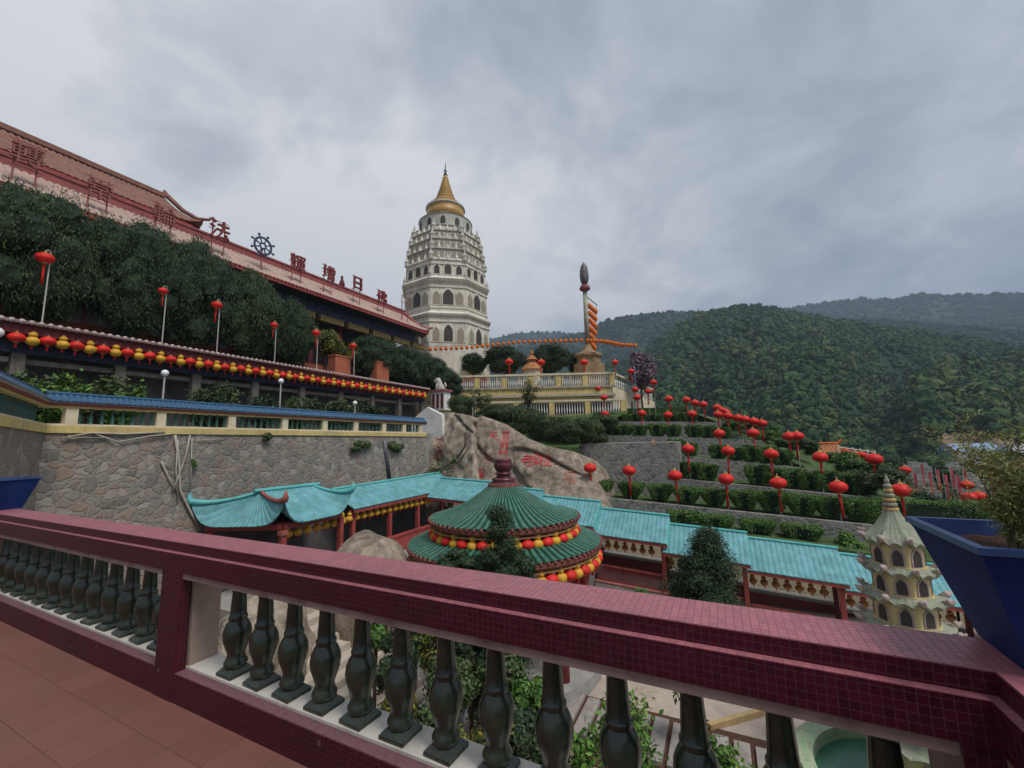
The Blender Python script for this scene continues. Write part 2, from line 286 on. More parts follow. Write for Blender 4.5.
# ------------------------------------------------------------------ mesh helpers
class MB:
    def __init__(s): s.v = []; s.f = []; s.m = []; s.n = 0; s.big = []
    def add(s, vs, fs, mi=0):
        k = s.n; s.v.extend([tuple(map(float, q)) for q in vs]); s.n += len(vs)
        s.f.extend([tuple(i+k for i in f) for f in fs]); s.m.extend([mi]*len(fs)); return s
    def box(s, x0, x1, y0, y1, z0, z1, mi=0, ch=0):
        if ch:
            c = ch
            pts = [(x0+c, y0), (x1-c, y0), (x1, y0+c), (x1, y1-c), (x1-c, y1), (x0+c, y1), (x0, y1-c), (x0, y0+c)]
            return s.prism(pts, z0, z1, mi)
        v = [(x0, y0, z0), (x1, y0, z0), (x1, y1, z0), (x0, y1, z0), (x0, y0, z1), (x1, y0, z1), (x1, y1, z1), (x0, y1, z1)]
        return s.add(v, [(0, 3, 2, 1), (4, 5, 6, 7), (0, 1, 5, 4), (1, 2, 6, 5), (2, 3, 7, 6), (3, 0, 4, 7)], mi)
    def obox(s, a, b, w, z0, z1, mi=0, za=0.0, zb=0.0):
        """box along the plan segment a-b, width w centred, z offset za at a and zb at b"""
        a = np.array(a[:2], float); b = np.array(b[:2], float); d = (b-a)/np.linalg.norm(b-a); n = np.array([-d[1], d[0]])*w/2
        v = []
        for z in (z0, z1):
            v += [(*(a-n), z+za), (*(b-n), z+zb), (*(b+n), z+zb), (*(a+n), z+za)]
        return s.add(v, [(0, 3, 2, 1), (4, 5, 6, 7), (0, 1, 5, 4), (1, 2, 6, 5), (2, 3, 7, 6), (3, 0, 4, 7)], mi)
    def prism(s, pts, z0, z1, mi=0, top=None):
        n = len(pts); top = top or pts
        v = [(*p, z0) for p in pts]+[(*p, z1) for p in top]
        f = [tuple(range(n-1, -1, -1)), tuple(range(n, 2*n))]+[(i, (i+1) % n, n+(i+1) % n, n+i) for i in range(n)]
        return s.add(v, f, mi)
    def lathe(s, prof, n=16, c=(0, 0, 0), mi=0, rot=0.0, sq=None):
        """prof: list of (r, z)"""
        v = []; f = []
        for r, z in prof:
            for i in range(n):
                a = rot+2*PI*i/n; v.append((c[0]+r*math.cos(a), c[1]+r*math.sin(a), c[2]+z))
        for j in range(len(prof)-1):
            for i in range(n):
                a, b = j*n+i, j*n+(i+1) % n; f.append((a, b, b+n, a+n))
        if prof[0][0] > 1e-4: f.append(tuple(range(n-1, -1, -1)))
        if prof[-1][0] > 1e-4: f.append(tuple(range((len(prof)-1)*n, len(prof)*n)))
        return s.add(v, f, mi)
    def tube(s, pts, r, n=6, mi=0):
        pts = [np.array(p, float) for p in pts]; rs = r if isinstance(r, (list, tuple)) else [r]*len(pts)
        v = []; f = []; pv = None
        for i, p in enumerate(pts):
            d = (pts[min(i+1, len(pts)-1)]-pts[max(i-1, 0)]); d /= (np.linalg.norm(d)+1e-9)
            if pv is None: u = np.cross(d, (0, 0, 1) if abs(d[2]) < 0.9 else (1, 0, 0))
            else: u = pv-d*pv.dot(d)
            u /= (np.linalg.norm(u)+1e-9); pv = u; w = np.cross(d, u)
            for k in range(n):
                a = 2*PI*k/n; v.append(p+(u*math.cos(a)+w*math.sin(a))*rs[i])
        for i in range(len(pts)-1):
            for k in range(n):
                a, b = i*n+k, i*n+(k+1) % n; f.append((a, b, b+n, a+n))
        f.append(tuple(range(n-1, -1, -1))); f.append(tuple(range((len(pts)-1)*n, len(pts)*n)))
        return s.add(v, f, mi)
    def ball(s, c, r, n=10, m=6, sc=(1, 1, 1), mi=0, nz=0, seed=0):
        prof = [(math.sin(PI*j/m), -math.cos(PI*j/m)) for j in range(m+1)]
        v = []; f = []
        for rr, z in prof:
            for i in range(n):
                a = 2*PI*i/n; p = np.array([rr*math.cos(a), rr*math.sin(a), z])
                if nz: p = p*(1+nz*noise.noise(Vector(p*1.7+seed*3.1)))
                v.append((c[0]+p[0]*r*sc[0], c[1]+p[1]*r*sc[1], c[2]+p[2]*r*sc[2]))
        for j in range(m):
            for i in range(n):
                a, b = j*n+i, j*n+(i+1) % n; f.append((a, b, b+n, a+n))
        return s.add(v, f, mi)
    def grid(s, P, mi=0, close=False):
        """P[j][i] points"""
        n = len(P[0]); v = [p for row in P for p in row]; f = []
        for j in range(len(P)-1):
            for i in range(n if close else n-1):
                a = j*n+i; b = j*n+(i+1) % n; f.append((a, b, b+n, a+n))
        return s.add(v, f, mi)
    def leaves(s, P, Nn, size, asp=0.5, jit=0.7, mi=0, g=rng, hang=0):
        """rhombic leaves at points P facing roughly along Nn"""
        P = np.asarray(P, float); Nn = np.asarray(Nn, float); n = len(P)
        if n == 0: return s
        nn = Nn+g.normal(0, jit, (n, 3)); nn /= np.linalg.norm(nn, axis=1)[:, None]+1e-9
        t = np.cross(nn, g.normal(0, 1, (n, 3))) if not hang else np.array([0, 0, -1.0])*hang+g.normal(0, .35, (n, 3)); t /= np.linalg.norm(t, axis=1)[:, None]+1e-9
        b = np.cross(nn, t); b /= np.linalg.norm(b, axis=1)[:, None]+1e-9; sz = size*g.uniform(0.6, 1.35, (n, 1))
        q = np.stack([P-t*sz*0.5, P+b*sz*asp*0.5+nn*sz*0.08, P+t*sz*0.5, P-b*sz*asp*0.5+nn*sz*0.08], 1).reshape(-1, 3)
        k = s.n; s.v.extend(map(tuple, q.tolist())); s.n += 4*n
        s.f.extend([(k+4*i, k+4*i+1, k+4*i+2, k+4*i+3) for i in range(n)]); s.m.extend([mi]*n); return s
def obj(name, mb, mats, parent=None, smooth=False, kind=None, off=None):
    """link mb as ONE mesh object; vertices are world coordinates, moved into the root thing's frame"""
    if not isinstance(mats, (list, tuple)): mats = [mats]
    o_ = np.zeros(3)
    if off is not None: o_ = np.array(off)
    elif parent is not None:
        p = parent
        while p.parent: p = p.parent
        o_ = np.array(p.location)
    me = bpy.data.meshes.new(name)
    v = np.array(mb.v, float)-o_ if mb.n else np.zeros((0, 3))
    me.from_pydata(v.tolist(), [], mb.f)
    for m in mats: me.materials.append(m)
    if len(mats) > 1: me.polygons.foreach_set('material_index', mb.m)
    if smooth: me.polygons.foreach_set('use_smooth', [True]*len(me.polygons))
    me.update()
    o = bpy.data.objects.new(name, me); COL.objects.link(o)
    if parent is not None: o.parent = parent
    elif off is not None: o.location = off
    if kind: o['kind'] = kind
    return o
def autosmooth(o, ang=40):
    me = o.data; me.polygons.foreach_set('use_smooth', [True]*len(me.polygons)); me.set_sharp_from_angle(angle=math.radians(ang)); return o
def thing(name, label, cat, loc=(0, 0, 0), group=None):
    o = bpy.data.objects.new(name, None); COL.objects.link(o); o.location = tuple(map(float, loc)); o.empty_display_size = 0.2
    return tag(o, label, cat, group)
def tag(o, label, cat, group=None):
    o['label'] = label; o['category'] = cat
    if group: o['group'] = group
    return o
def struct(name, mb, m, smooth=False): return obj(name, mb, m, None, smooth, 'structure')
def kids(o): return [c for c in COL.objects if c.parent == o]
def dup(root, loc, rotz=0.0, label=None, group=None, scale=None, tree=None):
    r = root.copy(); COL.objects.link(r); r.location = tuple(map(float, loc)); tl_ = .07 if 'lantern' in root.name and 'pole' != root.name[-4:] and root.name != 'lantern_pole' else 0
    r.rotation_euler = (rnd.uniform(-tl_, tl_), rnd.uniform(-tl_, tl_), rotz)
    if scale: r.scale = (scale,)*3 if not isinstance(scale, tuple) else scale
    if label: r['label'] = label
    if group: r['group'] = group
    for ch, sub in (tree if tree is not None else family(root)):
        c = ch.copy(); COL.objects.link(c); c.parent = r
        for g2 in sub:
            d = g2.copy(); COL.objects.link(d); d.parent = c
    return r
def family(root): return [(c, list(c.children)) for c in root.children]
ORD = ['first', 'second', 'third', 'fourth', 'fifth', 'sixth', 'seventh', 'eighth', 'ninth', 'tenth', 'eleventh', 'twelfth', 'thirteenth',
       'fourteenth', 'fifteenth', 'sixteenth', 'seventeenth', 'eighteenth', 'nineteenth']
TENS = ['', '', 'twent', 'thirt', 'fort', 'fift', 'sixt', 'sevent']
def nth(i):
    if i < 19: return ORD[i]
    k = i+1
    return TENS[k//10]+'ieth' if k % 10 == 0 else TENS[k//10]+'y-'+ORD[k % 10-1]
def roof_face(mb, eA, eB, rA, rB, rib=0.25, ribh=0.03, curve=1.25, lift=(0, 0), th=0.06, nt_=8, mi=0, lp=5, lpw=2):
    """one roof slope from the eave line eA-eB up to the ridge line rA-rB; ribs run down the slope; corners may sweep up"""
    eA, eB, rA, rB = [np.array(q, float) for q in (eA, eB, rA, rB)]
    ln = np.linalg.norm(eB-eA); nr = max(1, int(ln/rib)); pat = (0, .7, 1, .7) ; ns = nr*4
    nrm = np.cross(eB-eA, rA-eA); nrm /= np.linalg.norm(nrm); nrm = nrm if nrm[2] > 0 else -nrm
    top = []; bot = []
    for j in range(nt_+1):
        t = j/nt_; ra, rb = [], []
        for i in range(ns+1):
            u = i/ns; p = (eA*(1-u)+eB*u)*(1-t)+(rA*(1-u)+rB*u)*t
            z = (eA[2]*(1-u)+eB[2]*u)+((rA[2]*(1-u)+rB[2]*u)-(eA[2]*(1-u)+eB[2]*u))*t**curve
            z += (lift[0]*max(0, 1-2*u)**lp+lift[1]*max(0, 2*u-1)**lp)*(1-t)**lpw
            q = np.array([p[0], p[1], z]); hgt = ribh*pat[i % 4]
            ra.append(q+nrm*hgt); rb.append(q-nrm*th)
        top.append(ra); bot.append(rb)
    mb.grid(top, mi); mb.grid([r[::-1] for r in bot], mi)
    mb.grid([[a, b] for a, b in zip(top[0], bot[0])][::-1], mi)
    mb.grid([[a, b] for a, b in zip(top[-1], bot[-1])], mi)
    mb.grid([[r[0], s_[0]] for r, s_ in zip(top, bot)], mi); mb.grid([[r[-1], s_[-1]] for r, s_ in zip(top, bot)][::-1], mi)
    return mb
def shell(c, r, n, g=rng, sc=(1, 1, 1), up=-0.6, inner=0.75):
    d = g.normal(0, 1, (int(n*1.6)+4, 3)); d /= np.linalg.norm(d, axis=1)[:, None]
    d = d[d[:, 2] > up][:n]; rad = g.uniform(inner, 1.05, (len(d), 1))
    s_ = np.array(sc); return np.array(c)+d*rad*r*s_, d/s_
def crown_mb(c, size, nclump, nleaf, leaf, cl=0.38, seed=0, asp=0.55, core=0.8, up=-0.95, hang=0):
    core = core*0.74; nleaf = int(nleaf*1.9)
    """foliage: clumps spread in an ellipsoid of half-sizes `size`, leaves on every clump's shell, thin core inside each clump"""
    g = np.random.default_rng(seed); mb = MB(); c = np.array(c, float); size = np.array(size, float)
    k = 0; pts = []
    while len(pts) < nclump:
        d = g.normal(0, 1, 3); d /= np.linalg.norm(d); rr = g.uniform(0.45, 1.0)**0.6
        p = d*rr*(1-cl*0.75)
        if all(np.linalg.norm(p-q) > cl*0.42 for q in pts) or k > 400: pts.append(p)
        k += 1
    for i, p in enumerate(pts):
        r = cl*g.uniform(0.7, 1.2); cc = c+p*size; sz = size*r
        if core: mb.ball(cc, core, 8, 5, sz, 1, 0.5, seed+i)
        P, Nn = shell(cc, 1.0, nleaf//nclump, g, sz, up, 0.55)
        mb.leaves(P, Nn, leaf, asp, 0.75, g=g, hang=hang)
    return mb
def tree(name, label, base, crown_c, size, nclump, nleaf, leaf, lm, group=None, seed=1, tr=0.18, cl=0.38, cat='tree', core=0.8, asp=0.55, hang=0):
    t = thing(name, label, cat, base, group)
    b = np.array(base, float); cc = np.array(crown_c, float); g = random.Random(seed)
    mid = b+(cc-b)*0.5+np.array([g.uniform(-.1, .1)*size[0], g.uniform(-.1, .1)*size[1], 0])
    m = MB().tube([b-np.array([0, 0, .2]), mid, cc], [tr, tr*0.75, tr*0.35], 8)
    for k in range(5):
        a = g.uniform(0, 6.28); q = cc+np.array([math.cos(a)*size[0]*.6, math.sin(a)*size[1]*.6, g.uniform(-.1, .5)*size[2]])
        s0 = b+(cc-b)*g.uniform(.45, .85); m.tube([s0, (s0+q)/2+np.array([0, 0, .1*size[2]]), q], [tr*.4, tr*.3, tr*.12], 5)
    obj('trunk', m, TRUNK, t, True)
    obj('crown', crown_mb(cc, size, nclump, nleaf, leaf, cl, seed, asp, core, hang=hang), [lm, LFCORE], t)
    return t
def text_mb(body, size, depth):
    cu = bpy.data.curves.new('glyph', 'FONT'); cu.body = body; cu.size = size; cu.extrude = depth/2; cu.align_x = 'CENTER'; cu.align_y = 'CENTER'; cu.resolution_u = 2
    o = bpy.data.objects.new('glyph', cu); COL.objects.link(o)
    bpy.context.view_layer.update()
    me = bpy.data.meshes.new_from_object(o.evaluated_get(bpy.context.evaluated_depsgraph_get()))
    v = np.array([q.co[:] for q in me.vertices]); f = [tuple(p.vertices) for p in me.polygons]
    bpy.data.objects.remove(o); bpy.data.curves.remove(cu); bpy.data.meshes.remove(me)
    if len(v):
        ctr = (v.max(0)+v.min(0))/2; v[:, :2] -= ctr[:2]
    return v, f

# ================================================================== SETTING: ground, terrain, hills
struct('courtyard_ground', MB().box(-19.9, 40, 1.9, 27.5, -8, -6.2), PAVE)
struct('terrace_floor', MB().box(-18, 0.60, -14, 1.60, -0.4, 0.0), TERRA)
struct('upper_terrace_ground', MB().box(-70, -25.6, -20, 75, -8, 6.55), EARTH)
struct('walkway_ground', MB().box(-25.6, -19.95, -6, 40, -8, 2.28).prism([(-19.95, 4.3), (-12.5, 1.2), (-12.5, -6), (-19.95, -6)], -8, 2.28), CONC)
HX0 = -12.5
TERR = [  # y0, y1, x right end, z at x=-9, slope of z with x
    (23.75, 26.6, 13.0, -2.72, -0.07), (26.6, 30.0, 12.0, -2.05, -0.062), (30.0, 34.0, 9.5, -0.72, -0.085),
    (34.0, 39.0, 6.0, 0.72, -0.11), (39.0, 44.0, 3.0, 1.75, -0.06), (44.0, 49.0, 1.0, 3.2, -0.05), (49.0, 53.0, -3.0, 4.9, -0.03)]
def hz(i, x): return TERR[i][3]+TERR[i][4]*(x+9)
def terr_block(mb, i, x0, x1, y0, y1, zb, dz=0.0, mi=0, lip=0.0):
    za, zb2 = hz(i, x0)+dz, hz(i, x1)+dz
    v = [(x0, y0, zb), (x1, y0, zb), (x1, y1, zb), (x0, y1, zb), (x0, y0, za), (x1, y0, zb2), (x1, y1, zb2), (x0, y1, za)]
    mb.add(v, [(0, 3, 2, 1), (4, 5, 6, 7), (0, 1, 5, 4), (1, 2, 6, 5), (2, 3, 7, 6), (3, 0, 4, 7)], mi)
mb = MB()
for i, (y0, y1, xr, z, s) in enumerate(TERR): terr_block(mb, i, HX0, xr, y0+0.3, y1+0.35, -40)
# falling shoulder of the hillside east and behind
prev = None; rows = []
for y0, y1, xr, z, s in TERR:
    zt = z+s*(xr+9)-0.25
    rows.append([(xr-0.3, y0+.3, zt), (xr+6, y0+4, zt-2.2), (xr+16, y0+9, zt-7), (xr+40, y0+22, -22), (xr+70, y0+30, -36)])
rows.append([(-6, 75, 5), (8, 75, 0), (20, 76, -6), (44, 80, -22), (72, 86, -36)])
mb.grid(rows)
struct('hillside_ground', mb, GRASS)
P = []
for j in range(9):
    v_ = j/8; P.append([(x, 28.6+v_*20, (1.0+3.6*v_**.8) if x < -12 else min(1.0+3.6*v_**.8, 1.0+3.6*v_**.8)) for x in np.linspace(-27, -9.0, 10)])
P.insert(0, [(x, 28.55, -6.5) for x in np.linspace(-27, -9.0, 10)])
struct('bank_ground', MB().grid(P), GRASS)
struct('platform_ground', MB().box(-60, -9.5, 53, 110, -20, 6.0), EARTH)
# valley sheet to the horizon
V = []
rr = [60, 100, 140, 200, 300, 500, 900, 1600, 3100]
for r in rr: V.append([(r*math.sin(a), r*math.cos(a), -24-(r/60 if r < 600 else 10)) for a in np.linspace(-PI, PI, 49)])
mb = MB().grid(V); mb.add([(x, y, -25) for x, y in ((-70, -70), (70, -70), (70, 70), (-70, 70))], [(0, 1, 2, 3)])
struct('valley_ground', mb, GRASS)

def crest(poly, px): return float(np.interp(px, [p[0] for p in poly], [p[1] for p in poly]))
def hill(name, poly, px0, px1, ncol, nrow, r0, rc, rb, z0, amp, m, rough=1.0):
    """hill of the given skyline: foot at radius r0, crest at rc(px), back at rb"""
    P = []; pxs = np.linspace(px0, px1, ncol)
    dirs = []
    for px in pxs:
        py = crest(poly, px); d = ray(px, py); h = math.hypot(d[0], d[1]); dirs.append((d[0]/h, d[1]/h, d[2]/h))
    def zf(ci, t):
        d = dirs[ci]; r = r0+(rc-r0)*t if t <= 1 else rc+(rb-rc)*(t-1)
        zc_ = 1.6+d[2]*rc; x, y = d[0]*r, d[1]*r
        nv = noise.fractal(Vector((x*0.0042*rough, y*0.0042*rough, 0.7)), 0.9, 2.1, 4)
        az = math.atan2(d[0], d[1])
        gul = abs(noise.noise(Vector((az*9+0.6*math.sin(t*5), t*0.7, 3.3))))
        if t <= 1:
            k = t**0.95
            z = z0+(zc_-z0)*k+amp*(nv*0.5-gul*1.3)*math.sin(PI*min(1, t))*1.0
            lim = 1.6+(zc_-1.6)*(r/rc)            # stays under the sight line of its own skyline
            z = min(z, lim-amp*0.02*(1-t)*3)
        else: z = zc_-(zc_-z0)*(t-1)**0.8*0.9
        return (x, y, z)
    ts = list(np.linspace(0, 1, nrow))+[1.15, 1.5, 2.0]
    rows = [[zf(i, t) for i in range(ncol)] for t in ts]
    mb = MB().grid(rows)
    struct(name, mb, m, True)
    return zf, dirs
POLY_NEAR = [(-300, 420), (300, 385), (470, 384), (540, 380), (600, 370), (630, 359), (650, 347), (672, 331), (690, 320), (708, 312), (722, 309), (741, 306), (764, 308), (796, 315), (832, 322), (877, 329), (920, 335), (970, 341), (1024, 347), (1200, 372), (1500, 410)]
POLY_MID = [(300, 400), (480, 356), (540, 342), (570, 336), (594, 329), (606, 321), (625, 317), (646, 313), (673, 312), (700, 311), (745, 315), (780, 319), (820, 320), (880, 321), (950, 326), (1024, 333), (1200, 330), (1500, 350)]
POLY_FAR = [(100, 380), (300, 360), (430, 345), (490, 339), (520, 333), (545, 332), (570, 334), (600, 330), (680, 322), (740, 318), (790, 309), (814, 305), (841, 300), (877, 300), (895, 300), (918, 294), (945, 296), (990, 294), (1024, 294), (1100, 300), (1300, 330), (1500, 380)]
HILLG = mat('forest_floor', (0.022, 0.048, 0.02), 0.95, var=0.6, scale=0.35, bmp=0.6, dist=1.0)
FORESTF = leaf_mat('far_forest', [(0.022, 0.04, 0.02), (0.04, 0.065, 0.03), (0.06, 0.085, 0.035)], scale=0.006, rough=0.9)
zn, dn_ = hill('near_hill', POLY_NEAR, -300, 1500, 260, 60, 150, 620, 1100, -30, 62, HILLG)
zm, dm_ = hill('middle_hill', POLY_MID, 300, 1500, 180, 40, 600, 1150, 1700, -34, 40, HILLG)
zf_, df_ = hill('far_ridge', POLY_FAR, 100, 1500, 200, 40, 1000, 2000, 2700, -34, 60, HILLG)
# ---- the woods: crowns past counting, one object per hill
def ico_base(sub):
    import bmesh
    b = bmesh.new(); bmesh.ops.create_icosphere(b, subdivisions=sub, radius=1)
    v = np.array([q.co[:] for q in b.verts]); f = np.array([[w.index for w in q.verts] for q in b.faces]); b.free(); return v, f
FOREST = None
def forest(name, zfun, ncol, n, rlo, rhi, tlo, thi, seed, sub=1, cilo=0, m=None, nq=26):
    """woods past counting: rough crowns, each a lobed core wrapped in loose leaf clusters"""
    g = np.random.default_rng(seed); V, Fc, Tn = [], [], []; bv, bf = ico_base(sub); k = 0
    variants = []
    for _ in range(12):
        w = bv*(1+0.45*np.array([noise.noise(Vector(p*1.9)+Vector((_*7.3, 0, 0))) for p in bv]))[:, None]
        variants.append(w*(1+g.uniform(-.12, .12, (len(w), 1))))
    qf = np.array([[0, 1, 2], [0, 2, 3]])
    for i in range(n):
        ci = int(g.integers(cilo, int(ncol*.9))); t = tlo+(thi-tlo)*g.random()**0.75
        x, y, z = zfun(min(ci, ncol-1), t)
        x2, y2, z2 = zfun(min(ci+1, ncol-1), t); u = g.random(); x, y, z = x+(x2-x)*u, y+(y2-y)*u, z+(z2-z)*u
        if name == 'near_forest' and clearing(x, y, z+2): continue
        dd = noise.noise(Vector((x*0.02, y*0.02, 5.0)))
        r = (rlo+(rhi-rlo)*g.random()**1.8)*(1+0.5*dd); a = g.uniform(0, 6.28); ca, sa = math.cos(a), math.sin(a)
        sq_ = g.uniform(.75, 1.2); w = variants[int(g.integers(0, 12))]*np.array([.86, .86, .86*sq_])*r
        c = np.array([x, y, z+r*0.35])
        V.append(np.stack([w[:, 0]*ca-w[:, 1]*sa, w[:, 0]*sa+w[:, 1]*ca, w[:, 2]], 1)+c); Fc.append(bf+k); k += len(bv)
        d = g.normal(0, 1, (nq, 3)); d[:, 2] = np.abs(d[:, 2])*1.1-.25; d /= np.linalg.norm(d, axis=1)[:, None]
        nn = d+g.normal(0, .45, (nq, 3)); nn /= np.linalg.norm(nn, axis=1)[:, None]
        t_ = np.cross(nn, g.normal(0, 1, (nq, 3))); t_ /= np.linalg.norm(t_, axis=1)[:, None]; b_ = np.cross(nn, t_)
        sz = r*g.uniform(.28, .6, (nq, 1)); P = c+d*np.array([1, 1, sq_])*r*g.uniform(.82, 1.05, (nq, 1))
        q = np.stack([P-t_*sz*.5, P+b_*sz*.42+nn*sz*.1, P+t_*sz*.55, P-b_*sz*.42+nn*sz*.1], 1).reshape(-1, 3)
        V.append(q); Fc.append((qf[None]+4*np.arange(nq)[:, None, None]).reshape(-1, 3)+k); k += 4*nq
        Tn.append(np.full(len(bv)+4*nq, g.random()))
    V = np.concatenate(V); Fc = np.concatenate(Fc); Tn = np.concatenate(Tn)
    me = bpy.data.meshes.new(name); me.vertices.add(len(V)); me.vertices.foreach_set('co', V.ravel())
    me.loops.add(Fc.size); me.loops.foreach_set('vertex_index', Fc.ravel()); me.polygons.add(len(Fc))
    me.polygons.foreach_set('loop_start', np.arange(0, Fc.size, 3)); me.polygons.foreach_set('loop_total', np.full(len(Fc), 3))
    me.polygons.foreach_set('use_smooth', np.ones(len(Fc), bool))
    me.update(calc_edges=True); me.materials.append(m)
    at_ = me.attributes.new('tone', 'FLOAT', 'POINT'); at_.data.foreach_set('value', Tn.astype(np.float32))
    o = bpy.data.objects.new(name, me); COL.objects.link(o); o['kind'] = 'stuff'; return o
def wood_mat(name, cols, dist=1.2):
    m, t, b, g = base_mat(name, 0.8, 0.15)
    n = N(t, 'ShaderNodeTexNoise', i_Scale=0.012, i_Detail=3.0); L(t, g.outputs['Position'], n.inputs['Vector'])
    n2_ = N(t, 'ShaderNodeTexNoise', i_Scale=0.55, i_Detail=5.0, i_Roughness=0.7); L(t, g.outputs['Position'], n2_.inputs['Vector'])
    at_ = N(t, 'ShaderNodeAttribute', attribute_name='tone')
    a0 = N(t, 'ShaderNodeMath', operation='MULTIPLY'); L(t, g.outputs['Random Per Island'], a0.inputs[0]); a0.inputs[1].default_value = 0.26
    a1 = N(t, 'ShaderNodeMath', operation='MULTIPLY_ADD'); L(t, at_.outputs['Fac'], a1.inputs[0]); a1.inputs[1].default_value = 0.40; L(t, a0.outputs[0], a1.inputs[2])
    a = N(t, 'ShaderNodeMath', operation='MULTIPLY_ADD'); L(t, n.outputs[0], a.inputs[0]); a.inputs[1].default_value = 0.52; L(t, a1.outputs[0], a.inputs[2])
    c = ramp(t, a.outputs[0], [(0.12+0.74*i/(len(cols)-1), q) for i, q in enumerate(cols)])
    c = mixc(t, 0.6, c, ramp(t, n2_.outputs[0], [(0.3, (0.4, 0.4, 0.4)), (0.7, (1.25, 1.25, 1.2))]), 'MULTIPLY')
    L(t, c, b.inputs['Base Color']); bump(t, b, n2_.outputs[0], 0.9, dist); return m
WOOD = wood_mat('wood_canopy', [(0.009, 0.022, 0.011), (0.018, 0.046, 0.019), (0.034, 0.080, 0.027), (0.062, 0.114, 0.034), (0.115, 0.14, 0.048)])
WOODF = wood_mat('far_wood_canopy', [(0.016, 0.034, 0.014), (0.028, 0.052, 0.02), (0.045, 0.072, 0.026)], 2.5)
from mathutils.bvhtree import BVHTree
def bvh_of(o): return BVHTree.FromPolygons([v.co[:] for v in o.data.vertices], [tuple(p.vertices) for p in o.data.polygons])
_bh = bvh_of(bpy.data.objects['near_hill'])
def on_hill(px, py):
    h = _bh.ray_cast(Vector(EYE), Vector(ray(px, py)).normalized()); return np.array(h[0]) if h[0] is not None else None
SHEDS = []
for x0, x1, yy in ((946, 993, 452.0), (1004, 1052, 453.5)):
    a, b = on_hill(x0, yy), on_hill(x1, yy)
    SHEDS.append((a+np.array([0, 0, 1.5]), b+np.array([0, 0, 1.5])))
def clearing(x, y, z):
    q = R3.T@(np.array([x, y, z])-EYE); f = -q[2]
    if f < 1: return False
    px, py = W/2+F*q[0]/f, H/2-F*q[1]/f
    if 935 < px < 1060 and 449 < py < 470: return True
    sc_ = 5*math.sin(px*.09)+4*noise.noise(Vector((px*.05, py*.12, 2)))
    return (940+sc_ < px < 1020+sc_ and 431+sc_*.4 < py < 449)
P = [[on_hill(x_, y_) for x_ in np.linspace(938, 1026, 16)] for y_ in np.linspace(451, 431, 8)]
P = [[p+np.array([0, 0, .35+.5*noise.noise(Vector(p*.08))]) for p in r] for r in P if all(p is not None for p in r)]
struct('earth_scar', MB().grid(P), mat('bare_earth', (.17, .12, .08), .95, var=.4, scale=.12), True)
forest('near_forest', zn, 260, 24000, 1.6, 5.2, 0.0, 1.01, 3, 1, 100, WOOD)
forest('middle_forest', zm, 180, 9500, 3.5, 7.5, 0.2, 1.01, 4, 1, 24, WOODF, 10)
forest('far_forest', zf_, 200, 9000, 6, 11, 0.35, 1.01, 5, 1, 0, WOODF, 8)

# air: one closed box of even haze round everything
hb = MB().box(-3200, 3200, -3200, 3200, -60, 860)
hm = bpy.data.materials.new('haze_air'); hm.use_nodes = True; t = hm.node_tree; t.nodes.clear()
pv = N(t, 'ShaderNodeVolumePrincipled'); pv.inputs['Color'].default_value = (0.55, 0.70, 0.95, 1); pv.inputs['Density'].default_value = 0.00030; pv.inputs['Anisotropy'].default_value = 0.2
ou = N(t, 'ShaderNodeOutputMaterial'); L(t, pv.outputs[0], ou.inputs['Volume'])
obj('haze', hb, hm, None, False, 'stuff')

# ================================================================== FOREGROUND: mosaic balustrade and pots
terr_wall = MB().box(-12.4, 0.86, 1.55, 1.86, -6.25, -0.41).box(0.61, 0.86, -14, 1.549, -6.25, -0.41)
tag(obj('retaining_wall', terr_wall, CONC), 'plain concrete wall under the red tiled terrace balustrade', 'wall')
bal = thing('balustrade', 'maroon mosaic balustrade with dark green balusters along the terracotta terrace', 'balustrade', (0, 1.73, 0))
XL = -11.0
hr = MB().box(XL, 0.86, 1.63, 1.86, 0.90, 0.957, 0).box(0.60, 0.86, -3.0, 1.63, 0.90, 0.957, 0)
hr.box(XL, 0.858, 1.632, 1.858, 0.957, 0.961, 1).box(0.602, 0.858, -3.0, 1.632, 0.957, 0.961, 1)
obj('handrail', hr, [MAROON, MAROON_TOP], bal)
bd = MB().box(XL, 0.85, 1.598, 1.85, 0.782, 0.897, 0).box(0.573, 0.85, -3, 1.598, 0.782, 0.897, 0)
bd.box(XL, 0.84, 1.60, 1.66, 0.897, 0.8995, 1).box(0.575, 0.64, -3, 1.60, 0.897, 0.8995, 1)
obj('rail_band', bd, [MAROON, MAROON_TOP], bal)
sf = MB().box(XL, 0.84, 1.606, 1.84, 0.745, 0.780).box(0.583, 0.84, -3, 1.606, 0.745, 0.780)
obj('soffit_strip', sf, PLASTER_BR, bal)
pl = MB().box(XL, 0.86, 1.60, 1.86, 0.0, 0.165).box(0.60, 0.86, -3, 1.60, 0.0, 0.165)
obj('plinth', pl, MAROON, bal)
lg = MB().box(XL, 0.85, 1.603, 1.664, 0.166, 0.172).box(0.603, 0.664, -3, 1.603, 0.166, 0.172)
obj('plinth_ledge', lg, MAUVE, bal)
sl = MB().box(XL, 0.85, 1.667, 1.855, 0.166, 0.185).box(0.667, 0.855, -3, 1.667, 0.166, 0.185)
obj('sill', sl, SILL, bal)
for x0 in (-3.5, -7.26):
    obj('post', MB().box(x0, x0+.25, 1.597, 1.668, 0.002, 0.782, ch=0.012), MAROON, bal)
    obj('pier', MB().box(x0-.015, x0+.265, 1.671, 1.846, 0.186, 0.744), PLASTER, bal)
obj('post', MB().box(0.50, 0.83, 1.596, 1.853, 0.003, 0.781), MAROON, bal)
